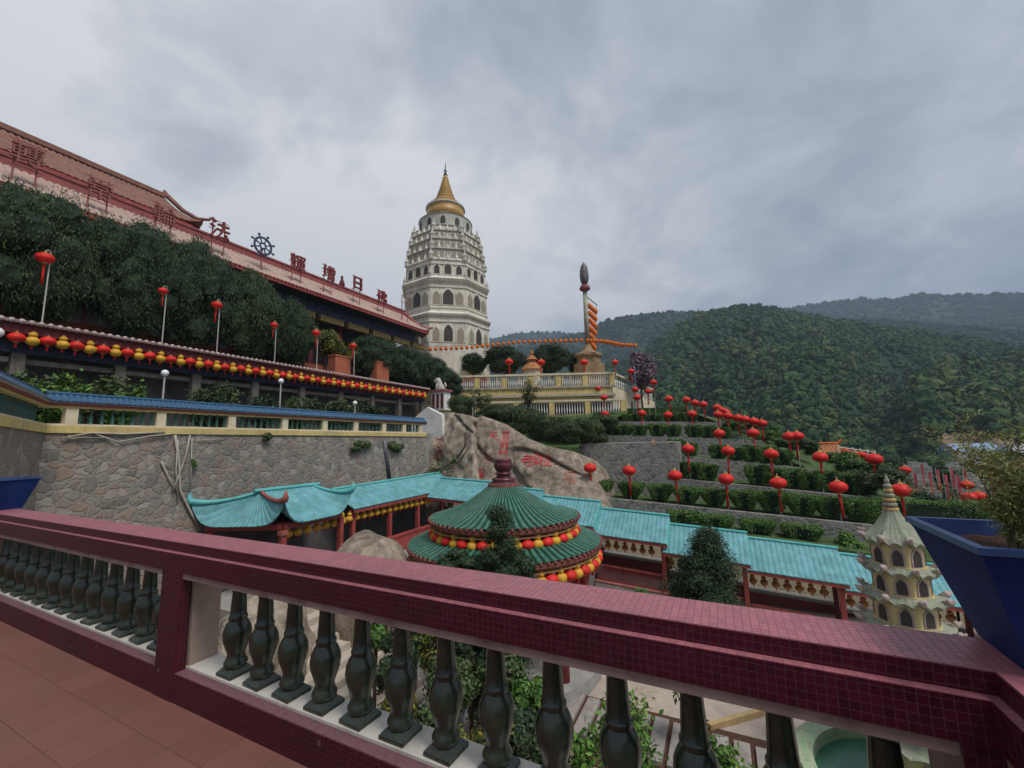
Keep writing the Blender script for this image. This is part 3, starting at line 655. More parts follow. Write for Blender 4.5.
BPROF = [(.056, .0), (.066, .02), (.067, .035), (.056, .055), (.050, .075), (.052, .092), (.056, .105), (.064, .13), (.077, .17), (.081, .205), (.077, .24),
         (.064, .272), (.050, .292), (.054, .302), (.054, .315), (.047, .325), (.045, .37), (.041, .44), (.039, .475), (.044, .482), (.044, .494), (.040, .502), (.047, .515)]
def baluster_mb():
    m = MB().prism([(-.074, -.074), (.074, -.074), (.074, .074), (-.074, .074)], 0, .018)
    m.prism([(-.074, -.074), (.074, -.074), (.074, .074), (-.074, .074)], .018, .042, top=[(-.05, -.05), (.05, -.05), (.05, .05), (-.05, .05)])
    m.lathe([(r, z*0.96+.036) for r, z in BPROF], 20)
    m.prism([(-.04, -.04), (.04, -.04), (.04, .04), (-.04, .04)], .528, .545, top=[(-.055, -.055), (.055, -.055), (.055, .055), (-.055, .055)])
    m.box(-.055, .055, -.055, .055, .545, .5585)
    return m
b0 = None
bx = [0.37-0.27*k for k in range(13)]+[-3.72-0.27*k for k in range(13)]+[-7.48-.27*k for k in range(12)]
spots = [(x, 1.752) for x in bx]+[(0.745, 1.35-0.27*k) for k in range(14)]
for x, y in spots:
    if b0 is None:
        b0 = obj('baluster', baluster_mb(), GLAZE, bal, off=(0, 0, 0)); autosmooth(b0, 35); o = b0
    else: o = b0.copy(); COL.objects.link(o); o.parent = bal
    o.location = (x-bal.location.x, y-bal.location.y, 0.186); o.rotation_euler = (0, 0, rnd.uniform(-.06, .06))

def planter(label, cx, cy, z, hr_, hb_, h, group=None):
    t = thing('planter', label, 'planter', (cx, cy, z))
    def sq(r): return [(cx-r, cy-r), (cx+r, cy-r), (cx+r, cy+r), (cx-r, cy+r)]
    m = MB(); rings = [(hb_, 0), (hr_*0.95, h-.022), (hr_, h-.018), (hr_, h), (hr_-.022, h), (hr_-.032, h-.05), (hr_-.038, h-.06)]
    rows = [[(*p, z+zz) for p in sq(r)] for r, zz in rings[:3]]
    m.grid(rows, 0, True); m.add([(*p, z) for p in sq(hb_)], [(3, 2, 1, 0)])
    m.grid([[(*p, z+zz) for p in sq(r)] for r, zz in rings[2:]], 1, True)
    obj('pot', m, [POTBLUE, POTRIM], t)
    P = [[(cx+(i/10-1/2)*2*(hr_-.036), cy+(j/10-1/2)*2*(hr_-.036), z+h-.045+0.02*noise.noise(Vector((i*.7, j*.7, cx)))) for i in range(11)] for j in range(11)]
    obj('soil', MB().grid(P), SOIL, t, True)
    return t
planter('cobalt blue square planter standing on the right corner of the maroon balustrade', 0.80, 1.755, 0.962, 0.235, 0.13, 0.335)
planter('cobalt blue square planter cut off at the far left end of the balustrade', -7.42, 1.76, 0.962, 0.24, 0.135, 0.345)
def twiggy(name, label, base, h, spread, nst, nl, leaf, lm, seed, cat='plant', stem=TRUNK, sr=.007, droop=.25, asp=.3):
    """bush of thin branching stems with fine leaves set along the twigs"""
    g = np.random.default_rng(seed); t = thing(name, label, cat, base); b = np.array(base, float)
    m = MB(); P, Nn = [], []
    for k in range(nst):
        a = g.uniform(0, 2*PI); l = h*g.uniform(.55, 1.0); out = spread*g.uniform(.2, 1.0)
        p0 = b+np.array([math.cos(a), math.sin(a), 0])*0.03*g.random(); pts = [p0-np.array([0, 0, .05])]
        for s_ in np.linspace(.2, 1, 6): pts.append(b+np.array([math.cos(a)*out*s_**1.3, math.sin(a)*out*s_**1.3, l*s_-droop*out*s_**3])+g.normal(0, .012*h, 3))
        m.tube(pts, [sr*(1-.75*i/6) for i in range(7)], 5)
        for i in range(2, 7):
            for q in range(3):
                d = g.normal(0, 1, 3); d[2] = abs(d[2])*.6; d /= np.linalg.norm(d); e_ = pts[i]+d*l*g.uniform(.08, .22)
                m.tube([pts[i], (pts[i]+e_)/2+np.array([0, 0, .01]), e_], [sr*.4, sr*.3, sr*.15], 4)
                for w in g.uniform(.1, 1.05, max(1, nl//(nst*15))):
                    P.append(pts[i]+(e_-pts[i])*w+g.normal(0, leaf*.6, 3)); Nn.append(d*.4+np.array([0, 0, .6]))
    obj('stems', m, stem, t, True)
    obj('foliage', MB().leaves(P, Nn, leaf, asp, .7, g=g), lm, t)
    return t
twiggy('potted_shrub', 'wispy olive green shrub growing from the blue planter on the right corner', (0.82, 1.74, 1.245), 0.43, 0.30, 34, 6000, .014, LF_OLIVE, 5, stem=mat('olive_stem', (.16, .13, .06), .8), sr=.0035)
pm = twiggy('potted_seedling', 'small upright reddish green plant in the corner planter behind its rim', (0.71, 1.70, 1.235), 0.30, 0.10, 16, 2600, .013, LF_OLIVE, 8, stem=MATS['olive_stem'], sr=.003)

# ================================================================== LEFT: stone wall with blue-tiled balustrade, gallery
def wz(y): return 2.32-0.010*y
WP = [(-19.0, 24.3), (-19.0, 5.2), (-12.6, 2.35)]
mw = MB()
A, B, Cc = WP
def wall_run(mb, a, b, w, z0, off0, off1, mi=0, useY=True):
    za, zb = (wz(a[1]), wz(b[1]))
    return mb.obox(a, b, w, off0, off1, mi, za, zb)
# wall: plan offset so that its face stands on the line
def facewall(pts, w, z0, dz, mi=0):
    m = MB()
    ins = []
    for i, p in enumerate(pts):
        p = np.array(p)
        d0 = (p-np.array(pts[i-1])) if i else (np.array(pts[1])-p); d1 = (np.array(pts[i+1])-p) if i < len(pts)-1 else d0
        d0 = d0/np.linalg.norm(d0); d1 = d1/np.linalg.norm(d1); n0 = np.array([d0[1], -d0[0]]); n1 = np.array([d1[1], -d1[0]])
        bi = (n0+n1); bi /= bi.dot(n0); ins.append(p+bi*w)
    n = len(pts)
    v = [(*p, z0) for p in pts]+[(*q, z0) for q in ins]+[(*p, wz(p[1])+dz) for p in pts]+[(*q, wz(q[1])+dz) for q in ins]
    f = []
    for i in range(n-1): f += [(i, i+1, 2*n+i+1, 2*n+i), (n+i+1, n+i, 3*n+i, 3*n+i+1), (2*n+i, 2*n+i+1, 3*n+i+1, 3*n+i)]
    f += [(0, 2*n, 3*n, n), (n-1, 2*n-1, 4*n-1, 3*n-1)]
    m.add(v, f); return m
tag(obj('retaining_wall', facewall(WP, 0.9, -6.3, 0.0), RUBBLE), 'tall rubble stone retaining wall under the blue-tiled balustrade', 'wall')
bb = thing('balustrade', 'cream and yellow balustrade with blue glazed tile coping on the stone wall', 'balustrade', (-19.1, 12, 2.2))
def offs(pts, d):
    m = facewall(pts, d, 0, 0); n = len(pts); return [tuple(m.v[n+i][:2]) for i in range(n)]
def strip(o0, o1, z0, z1):
    """strip following the wall line between plan offsets o0<o1 and heights z0..z1 above its top"""
    m = MB(); a = offs(WP, o0) if o0 else WP; b = offs(WP, o1); n = len(a)
    v = []
    for z in (z0, z1):
        v += [(*p, wz(p[1])+z) for p in a]; v += [(*p, wz(p[1])+z) for p in b]
    f = []
    for i in range(n-1): f += [(i, i+1, 2*n+i+1, 2*n+i), (n+i+1, n+i, 3*n+i, 3*n+i+1), (2*n+i, 2*n+i+1, 3*n+i+1, 3*n+i), (i+1, i, n+i, n+i+1)]
    f += [(0, 2*n, 3*n, n), (n-1, 2*n-1, 4*n-1, 3*n-1)]
    return m.add(v, f)
def cat_mb(*ms):
    r = MB()
    for m, mi in ms: r.add(m.v, m.f, mi)
    return r
obj('base_band', cat_mb((strip(-0.06, .5, -.08, .15), 0), (strip(0.0, .45, .152, .22), 1)), [YELLOW, CREAM], bb)
obj('top_rail', cat_mb((strip(0.0, .42, .74, .80), 0), (strip(-.04, .46, .802, .89), 1), (strip(-.07, .49, .892, .93), 2)), [YELLOW, REDBAND, WHITE], bb)
# blue coping: little ribbed tile roof both sides
mc = MB(); tg = MB()
for (p, q) in ((WP[1], WP[0]), (WP[2], WP[1])):
    p = np.array(p); q = np.array(q); d = (q-p)/np.linalg.norm(q-p); nrm = np.array([-d[1], d[0]])  # toward inside (-x) for first run
    if nrm[0] > 0: nrm = -nrm
    za, zb = wz(p[1])+.932, wz(q[1])+.932
    e1a, e1b = p-nrm*.12, q-nrm*.12; e2a, e2b = p+nrm*.54, q+nrm*.54; ra, rb = p+nrm*.21, q+nrm*.21
    roof_face(mc, (*e1a, za), (*e1b, zb), (*ra, za+.26), (*rb, zb+.26), .16, .035, 1.0, th=.03, nt_=2)
    roof_face(mc, (*e2a, za), (*e2b, zb), (*ra, za+.26), (*rb, zb+.26), .16, .035, 1.0, th=.03, nt_=2)
    mc.tube([(*ra, za+.28), (*rb, zb+.28)], .06, 8)
obj('tile_coping', mc, BLUETILE, bb)
posts_y = [float(atX(px, 420, -19)[1]) for px in (72, 162, 233, 286, 326, 357, 385, 405, 421)]
for y in posts_y:
    obj('post', MB().box(-19.36, -19.03, y-.15, y+.15, wz(y)+.223, wz(y)+.738), CREAM, bb)
bp = [(.07, 0), (.07, .03), (.04, .06), (.075, .16), (.05, .26), (.04, .34), (.045, .44), (.07, .48), (.07, .515)]
fb = None
def add_bal(x, y):
    global fb
    if fb is None:
        fb = obj('baluster', MB().lathe(bp, 8), GRGLAZE, bb, True, off=(0, 0, 0)); o = fb
    else: o = fb.copy(); COL.objects.link(o); o.parent = bb
    o.location = (x+19.1, y-12, wz(y)+.222-2.2)
ys = []
for a, b in zip(posts_y[:-1], posts_y[1:]):
    k = max(3, int((b-a)/.29)); ys += [a+(b-a)*(i+.8)/(k+.6) for i in range(k)]
for y in ys[:78]: add_bal(-19.2, y)
d_ = np.array(WP[2])-np.array(WP[1]); l_ = np.linalg.norm(d_); d_ /= l_
for i in range(20): 
    p = np.array(WP[1])+d_*(0.35+.3*i)+np.array([-d_[1], d_[0]])*-.2
    add_bal(p[0]+0.0, p[1])
# bare creeper stems on the stone wall
cm = MB()
def wl(pts, r):
    cm.tube([atX(x, y, -18.93+rnd.uniform(0, .05)) for x, y in pts], r, 5)
wl([(62, 438), (90, 433), (125, 434), (165, 432)], .03); wl([(95, 434), (118, 442), (150, 436), (172, 434)], .025)
wl([(175, 435), (179, 460), (180, 490), (192, 515), (198, 525)], .045); wl([(190, 435), (186, 455), (178, 478), (172, 492)], .03)
wl([(178, 440), (176, 470), (178, 500)], .03); wl([(192, 438), (191, 470), (190, 492)], .02); wl([(161, 461), (170, 480), (178, 492)], .03)
wl([(198, 440), (222, 439)], .02); wl([(161, 463), (172, 466)], .02); wl([(70, 435), (64, 437), (110, 438)], .02)
tag(obj('wall_creeper', cm, STEMPALE, None, True), 'pale bare creeper stems spread over the rubble stone wall', 'plant')
def bush(name, label, c, size, n, leaf, lm, seed, group=None, cat='bush', ncl=14, cl=.42):
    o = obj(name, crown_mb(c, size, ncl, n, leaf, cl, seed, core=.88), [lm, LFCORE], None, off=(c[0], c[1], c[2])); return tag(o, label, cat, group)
bush('wall_plant', 'leafy tuft hanging from the stone wall top, left of the dark pipe', atX(362, 447, -18.85), (.22, 1.2, .4), 420, .16, LF_IVY, 31, None, 'plant', 7)
bush('wall_plant', 'leafy tuft hanging from the stone wall top, right of the dark pipe', atX(396, 447, -18.85), (.2, .9, .45), 300, .16, LF_IVY, 32, None, 'plant', 6)
bush('wall_plant', 'small green weed on the stone wall beside the pale creeper', atX(194, 463, -18.85), (.12, .22, .25), 70, .11, LF_BRIGHT, 33, None, 'plant', 3)
bush('wall_plant', 'low weed at the top of the stone wall under the balustrade', atX(270, 437, -18.85), (.15, .4, .2), 100, .13, LF_IVY, 34, None, 'plant', 4)
cp = [atX(x, y, -18.97) for x, y in ((384, 440), (386, 455), (389, 478))]
tag(obj('drain_pipe', MB().tube(cp, .14, 8), DKMETAL, None, True), 'dark pipe running down the stone wall near its far end', 'pipe')

# ---- long gallery with a row of lanterns
def gz(y): return 6.22-0.006*y
G0, G1 = -2.0, 30.8
gal = thing('covered_gallery', 'long low gallery with pinkish tiled eave and lantern row behind the blue balustrade', 'gallery', (-25, 14, 2.3))
m = MB(); roof_face(m, (-23.75, G0, gz(G0)+.42), (-23.75, G1, gz(G1)+.42), (-26.2, G0, gz(G0)+.95), (-26.2, G1, gz(G1)+.95), .26, .05, 1.0, nt_=3)
obj('roof', m, PINKT, gal)
m = MB(); y = G0
while y < G1:
    m.ball((-23.72, y, gz(y)+.42), .1, 6, 4); y += .26
obj('tile_ends', m, PINKEDGE, gal, True)
obj('fascia', MB().obox((-23.95, G0), (-23.95, G1), .12, -.02, .34, 0, gz(G0), gz(G1)), DKRED, gal)
obj('beam', MB().obox((-24.4, G0), (-24.4, G1), .3, -.75, -.25, 0, gz(G0), gz(G1)), mat('blue_painted_beam', (.022, .028, .05), .6), gal)
obj('ceiling', MB().obox((-25.1, G0), (-25.1, G1), 1.9, .0, .1, 0, gz(G0), gz(G1)), DKRED, gal)
obj('back_wall', MB().box(-25.58, -25.45, G0, G1, 2.29, 5.9), mat('gallery_back', (.10, .095, .09), .8, dirt=(.04, .04, .04)), gal)
for k in range(11):
    y = -.5+3.1*k
    obj('column', MB().box(-24.58, -24.2, y-.19, y+.19, 2.29, gz(y)-.76), mat('weathered_column', (.12, .105, .09), .85, var=.3) if 'weathered_column' not in MATS else MATS['weathered_column'], gal)  # column grey darkened: shade under the gallery put into the colour
    obj('lintel', MB().box(-24.5, -24.3, y+.21, y+2.87, gz(y)-1.15, gz(y)-.95), MATS['weathered_column'], gal)
tag(obj('brick_wall', MB().box(-29.5, -29.2, -4, 42, 6.5, 8.15), BRICK), 'low orange brick wall behind the tree trunks above the gallery', 'wall')
for px, py, hh in ((380, 374, .95), (340, 366, .7)):
    p = atX(px, py, -26.9)
    tag(obj('brick_planter', MB().box(p[0]-.5, p[0]+.35, p[1]-.75, p[1]+.75, 6.56, p[2]+hh).box(p[0]-.55, p[0]+.4, p[1]-.8, p[1]+.8, p[2]+hh, p[2]+hh+.1), BRICK),
        'orange brick planter above the gallery roof '+('beside the rightmost lantern pole' if px == 380 else 'between two lantern poles'), 'planter')

# ---- lanterns
def lantern_body(mb, c, r, sq_=.72, n=24, m_=8):
    P = []
    for j in range(m_+1):
        th = 0.16+(PI-.32)*j/m_
        row = []
        for i in range(n):
            a = 2*PI*i/n; k = 1-.075*(i % 2)
            row.append((c[0]+r*k*math.sin(th)*math.cos(a), c[1]+r*k*math.sin(th)*math.sin(a), c[2]-r*sq_*math.cos(th)))
        P.append(row)
    return mb.grid(P, 0, True)
def make_lantern(name, silk, r, label, tas=True, gourd=False, tl=1.0):
    t = thing(name, label, 'lantern')
    m = MB()
    if gourd: lantern_body(m, (0, 0, -.1*r), r*.98, .8, 16, 6); lantern_body(m, (0, 0, r*1.0), r*.62, .8, 16, 6)
    else: lantern_body(m, (0, 0, 0), r)
    obj('silk_body', m, silk, t, True)
    top = r*(1.45 if gourd else .66)
    obj('cap', MB().lathe([(.3*r, top), (.3*r, top+.1*r), (.1*r, top+.2*r), (.05*r, top+.42*r)], 10), GOLD, t); obj('base_ring', MB().lathe([(.28*r, -.82*r), (.3*r, -.66*r)], 10), GOLD, t)
    if tas: obj('tassel', MB().lathe([(.06*r, -.84*r), (.15*r, -.98*r), (.13*r, -(1.0+.55*tl)*r), (.17*r, -(1.0+1.15*tl)*r)], 8), TASSEL, t, True)
    return t
lr = make_lantern('red_lantern', SILK, .205, 'x', True, False, .5)
lg_ = make_lantern('gold_lantern', GOLDSILK, .185, 'x', True, True, .4)
fr_, fg_ = family(lr), family(lg_)
first = {'r': True, 'g': True}
def row_lantern(kind, loc, label, group, sc=1.0):
    src, fam = (lr, fr_) if kind == 'r' else (lg_, fg_)
    if first[kind]:
        first[kind] = False; src.location = tuple(map(float, loc)); src['label'] = label; src['group'] = group; src.scale = (sc,)*3; return src
    return dup(src, loc, rnd.uniform(0, 6), label, group, sc, fam)
k = 0; y = 5.5; cnt = {'r': 0, 'g': 0}
while y < 30.4:
    kind = 'r' if k % 2 == 0 else 'g'; nm = 'red silk' if kind == 'r' else 'gold gourd-shaped'
    row_lantern(kind, (-23.9, y, gz(y)-.2+(-.04 if kind == 'g' else 0)+rnd.uniform(-.02, .02)), f'{nm} lantern under the long gallery eave, {nth(cnt[kind])} {"red" if kind=="r" else "gold"} from the left', 'lanterns under the gallery eave', 1.25)
    cnt[kind] += 1; k += 1; y += .42
tag(obj('globe_lantern', MB().ball((-23.9, 5.0, gz(5)-.12), .2, 14, 9), GLOBE, None, True), 'white round lantern at the left end of the gallery lantern row', 'lantern')
def lamp_post(px, py, x, zb, label):
    p = atX(px, py, x); t = thing('lamp_post', label, 'lamp post', (p[0], p[1], zb), 'globe lamps by the gallery')
    obj('pole', MB().tube([(p[0], p[1], zb), (p[0], p[1], p[2]-.1)], .035, 8), POLE, t)
    obj('globe', MB().ball(p, .14, 12, 8), GLOBE, t, True)
lamp_post(165, 373, -21, 2.28, 'white globe lamp post before the gallery, left of three')
lamp_post(281, 400-19, -21, 2.28, 'white globe lamp post before the gallery, middle of three')
lamp_post(355, 403, -21, 2.28, 'white globe lamp post before the gallery, right of three')
# leafy plants between gallery and balustrade
for i, (px, py, h, lm, leaf, nl) in enumerate(((50, 360, 2.0, LF_BRIGHT, .20, 700), (25, 372, 1.6, LF_IVY, .2, 500), (122, 378, 1.6, LF_BRIGHT, .18, 600), (100, 370, 1.9, LF_IVY, .2, 500), (205, 385, 1.8, LF_DARK, .18, 700),
        (225, 388, 1.9, LF_IVY, .16, 800), (262, 402, 1.7, LF_DARK, .16, 900), (300, 405, 1.8, LF_IVY, .16, 900), (325, 408, 1.8, LF_DARK, .16, 900), (345, 410, 1.9, LF_IVY, .16, 900), (375, 412, 1.7, LF_DARK, .16, 900))):
    p = atX(px, py, -21.8)
    t = twiggy('leafy_shrub', f'leafy shrub between gallery and blue balustrade, {nth(i)} from the left', (p[0], p[1], 2.25), h+.4, 1.25, 12, nl*3, leaf*1.15, lm, 40+i, 'shrub', sr=.03, asp=.45)
    t['group'] = 'shrubs between gallery and balustrade'

# ---- lantern poles on the upper terrace and the clipped trees
def make_big_lantern(label):
    t = make_lantern('pole_lantern', SILK, .43, label, True, False, 2.3); return t
bl = make_big_lantern('x'); fbl = family(bl); blf = [True]
def make_pole(h=2.9):
    t = thing('lantern_pole', 'x', 'pole')
    obj('shaft', MB().tube([(0, .16, 0), (0, .16, h)], .028, 6), POLE, t)
    obj('hook', MB().tube([(0, .16, h), (0, .14, h+.07), (0, .08, h+.1), (0, 0, h+.06)], .016, 5), POLE, t)
    return t
pl0 = make_pole(); fpl = family(pl0); plf = [True]
def pole_lantern(c, label, plabel, group, pg, sc=1.0, rot=0.0, ground=None):
    c = np.array(c, float)
    if blf[0]: blf[0] = False; bl.location = tuple(c); bl['label'] = label; bl['group'] = group; bl.scale = (sc,)*3
    else: dup(bl, c, rnd.uniform(0, 6), label, group, sc, fbl)
    hook = c[2]+.66*.43*sc+.42*.43*sc            # where the lantern hangs
    base = ground if ground is not None else hook-2.96
    s_ = (hook-base)/2.96
    loc = (c[0], c[1], base); scl = (1, 1, s_)
    if plf[0]: plf[0] = False; pl0.location = loc; pl0.scale = scl; pl0['label'] = plabel; pl0['group'] = pg
    else: dup(pl0, loc, 0, plabel, pg, scl, fpl)
for i, (px, py) in enumerate(((45, 258), (163, 291), (217, 305), (274, 325), (316, 333), (353, 346))):
    p = atX(px, py, -26.0)
    pole_lantern(p, f'red lantern hung before the clipped trees above the gallery, {nth(i)} from the left', f'thin pole above the gallery roof carrying the {nth(i)} lantern from the left', 'lanterns above the gallery', 'poles above the gallery', (.75, .54, .68, .56, .7, .66)[i], ground=6.56)
for i, (y, ztop, w, hgt) in enumerate(((2.6, 13.9, 3.2, 6.2), (6.6, 14.2, 2.9, 6.4), (10.2, 14.4, 2.8, 6.4), (13.4, 14.2, 2.7, 6.2), (16.5, 13.7, 2.6, 5.9), (19.4, 12.4, 2.1, 4.8))):
    tree('clipped_tree', f'dense dark clipped tree before the temple hall, {nth(i)} from the left', (-28, y, 6.55), (-28, y, ztop-hgt/2-.3), (2.1, w, hgt/2+.5), 90, 21000, .17, LF_DARK2 if i in (1, 4) else LF_DARK,
         'clipped trees in front of the hall', 60+i, .16, .30, core=.85, asp=.28, hang=1.0)
for i, (y, ztop, w, hgt) in enumerate(((28.4, 12.0, 2.9, 5.0), (32.4, 12.0, 2.9, 5.2), (36.2, 11.6, 2.9, 4.9), (39.8, 10.2, 2.4, 3.6))):
    tree('rounded_tree', f'rounded dark tree at the far end of the hall, {nth(i)} from the left', (-28, y, 6.55), (-28, y, ztop-hgt/2), (2.0, w, hgt/2), 60, 11000, .14, LF_DARK,
         'rounded trees by the far end of the hall', 80+i, .18, .34, core=.86, asp=.35, hang=.6)
for i, (y, ztop, w, lm) in enumerate(((21.8, 11.6, 1.5, LF_YEL), (23.8, 11.2, 1.4, LF_YEL), (25.8, 10.7, 1.3, LF_YEL))):
    tree('flowering_shrub', ['shrub flecked with yellow flowers beside the clipped trees', 'yellow-flecked shrub in the middle of three below the dark facade', 'yellow-flecked shrub beside the rounded dark trees'][i], (-29, y, 6.55), (-29, y, ztop-1.2), (1.3, w, 1.3), 16, 1800, .15, lm, 'flowering shrubs below the facade', 90+i, .08, .42, 'shrub')

# ================================================================== TEMPLE HALL with roof-top characters
hall = thing('temple_hall', 'long temple hall with pinkish tiled roof and dark facade above the clipped trees', 'temple hall', (-38, 20, 6.55))
HY0, HY1 = -6.0, 43.5
m = MB(); roof_face(m, (-33.5, HY0, 16.05), (-33.5, HY1, 16.05), (-36.6, HY0, 18.5), (-36.6, HY1-1.5, 18.5), .36, .07, 1.1, (0, .55), .14, 6, lp=40)
obj('lower_roof', m, PINKT, hall)
m = MB(); roof_face(m, (-36.5, HY1+2.2, 16.15), (-33.5, HY1, 16.05), (-37.5, HY1-1, 18.4), (-36.6, HY1-1.5, 18.5), .36, .07, 1.1, (0, .5), .14, 6)
obj('hip_end', m, ROOFBR, hall)
m = MB().box(-33.62, -33.42, HY0, HY1-.3, 15.72, 16.0); y = HY0
while y < HY1-.3: m.ball((-33.40, y, 16.02), .11, 6, 4); y += .36
obj('eave_fascia', m, RED, hall)
obj('hip_ridge', MB().tube([(-33.2, HY1+.35, 16.75), (-33.7, HY1-.2, 16.55), (-34.9, HY1-.8, 17.1), (-36.6, HY1-1.5, 18.75)], [.12, .2, .24, .26], 8), ROSE, hall, True)
obj('ridge_parapet', MB().box(-36.95, -36.5, HY0, HY1-1.4, 18.35, 19.0).box(-37.02, -36.43, HY0, HY1-1.35, 19.003, 19.16), ROSE, hall)
obj('roof_deck', MB().box(-52, -36.96, HY0, HY1-1.45, 18.0, 18.5), ROOFBR, hall)
obj('soffit', MB().box(-37.6, -33.63, HY0, HY1-.4, 15.78, 15.9), DARKWALL, hall)
obj('facade', MB().box(-52, -37.6, HY0, HY1-2, 6.5, 17.9), DARKWALL, hall)
obj('frieze', MB().box(-37.3, -35.2, HY0, HY1-1, 14.7, 15.77), mat('painted_frieze', (.06, .07, .12), .6, var=.5, scale=3), hall)
for k in range(14):
    y = HY0+1.7+3.5*k
    obj('column', MB().lathe([(.28, 6.5), (.28, 14.69)], 12, (-35.6, y, 0)), DKRED, hall, True)
    if k < 13:
        w = obj('window', MB().box(-37.58, -37.5, y+.5, y+3.0, 8.6, 13.0), WINDK, hall)
        obj('window_frame', MB().box(-37.49, -37.42, y+.4, y+.52, 8.5, 13.1).box(-37.49, -37.42, y+2.98, y+3.1, 8.5, 13.1).box(-37.49, -37.42, y+.523, y+2.977, 12.95, 13.1).box(-37.49, -37.42, y+1.7, y+1.8, 8.5, 12.947), DKRED, w)
    obj('bracket', MB().box(-35.1, -34.6, y+.3, y+3.2, 13.9, 14.5), mat('ochre_carving', (.26, .17, .06), .6, var=.5, scale=5) if 'ochre_carving' not in MATS else MATS['ochre_carving'], hall)
# upper storey at the left
m = MB(); UY1 = 17.3
roof_face(m, (-37.3, HY0, 19.75), (-37.3, UY1+.6, 19.75), (-39.0, HY0, 21.9), (-39.0, UY1-1.6, 21.9), .34, .07, 1.35, (0, .7), .14, 8, lp=14)
obj('upper_roof', m, ROOFBR, hall)
m = MB(); roof_face(m, (-40.9, UY1+.6, 19.75), (-37.3, UY1+.6, 19.75), (-39.3, UY1-1.6, 21.9), (-39.0, UY1-1.6, 21.9), .34, .07, 1.35, (.7, .7), .14, 8)
obj('upper_hip_end', m, ROOFBR, hall)
obj('upper_ridge', MB().box(-39.2, -38.8, HY0, UY1-1.5, 21.85, 22.2).tube([(-39.0, UY1-1.55, 22.5), (-38.95, UY1-1.4, 22.15), (-38.2, UY1-.5, 21.05), (-37.6, UY1+.3, 20.55), (-37.1, UY1+.95, 20.65), (-36.9, UY1+1.15, 20.95)], [.1, .2, .18, .16, .12, .05], 8), ROOFBR, hall)
obj('upper_wall', MB().box(-41, -38.0, HY0, UY1-.2, 18.45, 20.0), ROSE, hall)
obj('upper_eave', MB().box(-37.5, -37.27, HY0, UY1-.1, 19.42, 19.68), RED, hall)
for k in range(6):
    y = HY0+2+3.6*k
    obj('upper_window', MB().box(-37.99, -37.92, y, y+2.4, 18.7, 19.5), mat('pale_fretwork', (.38, .26, .17), .7, var=.4, scale=9) if 'pale_fretwork' not in MATS else MATS['pale_fretwork'], hall)
CH = [('轉', 28, 155), ('常', 100, 190), ('輪', 165, 215), ('法', 220, 230), (None, 263, 246), ('輝', 298, 263), ('增', 329, 273), ('日', 358, 283.5), ('佛', 382, 297)]
desc = {'轉': 'faded red rooftop character nearest the left edge before the upper roof', '常': 'faded red rooftop character, second from the left before the upper roof', '輪': 'faded red rooftop character under the upturned corner of the upper roof',
        '法': 'dark red rooftop character against the sky, just left of the wheel emblem', '輝': 'red rooftop character just right of the wheel emblem', '增': 'red rooftop character with a tall left stroke, second right of the wheel',
        '日': 'red rooftop character shaped like a box with a middle bar', '佛': 'rightmost complete red rooftop character near the white pagoda'}
for ch, px, py in CH:
    p = atX(px, py, -34.3); zr = 16.75
    if ch is None:
        t = thing('wheel_emblem', 'dark blue grey eight-spoked wheel emblem on the hall roof', 'emblem', (p[0], p[1], zr))
        m = MB(); R_ = .74
        m.tube([(p[0], p[1]+R_*math.cos(a), p[2]+R_*math.sin(a)) for a in np.linspace(0, 2*PI, 33)], .10, 6)
        m.tube([(p[0], p[1]+.25*math.cos(a), p[2]+.25*math.sin(a)) for a in np.linspace(0, 2*PI, 17)], .08, 6)
        for a in np.arange(8)*PI/4+PI/8:
            m.tube([(p[0], p[1]+.2*math.cos(a), p[2]+.2*math.sin(a)), (p[0], p[1]+1.05*math.cos(a), p[2]+1.05*math.sin(a))], .06, 6)
            m.ball((p[0], p[1]+1.02*math.cos(a), p[2]+1.02*math.sin(a)), .12, 6, 4)
        obj('wheel', m, mat('wheel_blue', (.05, .075, .12), .5), t)
        obj('post', MB().tube([(p[0]-.1, p[1], zr-.2), (p[0]-.1, p[1], p[2]-.2)], .07, 6), ROSE, t)
        continue
    v, f = text_mb(ch, 1.4 if ch in '轉常輪' else 1.65, .22)
    if not len(v): continue
    t = thing('roof_character', desc[ch], 'sign', (p[0], p[1], zr), 'red characters on the hall roof')
    q = np.stack([p[0]+v[:, 2], p[1]+v[:, 0], p[2]+v[:, 1]], 1)
    obj('character', MB().add(q, f), (MATS.get('faded_sign') or mat('faded_sign', (.27, .095, .08), .7)) if ch in '轉常輪' else mat('sign_red', (.23, .045, .045), .6) if 'sign_red' not in MATS else MATS['sign_red'], t)
    m = MB()
    for dy in (-.45, .45): m.tube([(p[0]-.17, p[1]+dy, zr-.2), (p[0]-.17, p[1]+dy, p[2]+.9)], .045, 5)
    for dz in (-.75, 0, .75): m.tube([(p[0]-.17, p[1]-.75, p[2]+dz), (p[0]-.17, p[1]+.75, p[2]+dz)], .03, 5)
    obj('frame', m, ROSE, t)
p = atX(402, 300, -34.3)
tag(obj('sign_frame', MB().tube([(p[0], p[1], 16.6), (p[0], p[1], p[2]+.7)], .06, 5).tube([(p[0], p[1], p[2]+.6), (p[0], p[1]+1.2, p[2]+.6)], .05, 5).tube([(p[0], p[1]+1.1, 16.4), (p[0], p[1]+1.1, p[2]+.6)], .05, 5).tube([(p[0], p[1], p[2]-.2), (p[0], p[1]+1.1, p[2]-.2)], .05, 5), ROSE), 'empty red metal sign frame at the far end of the hall roof', 'frame')
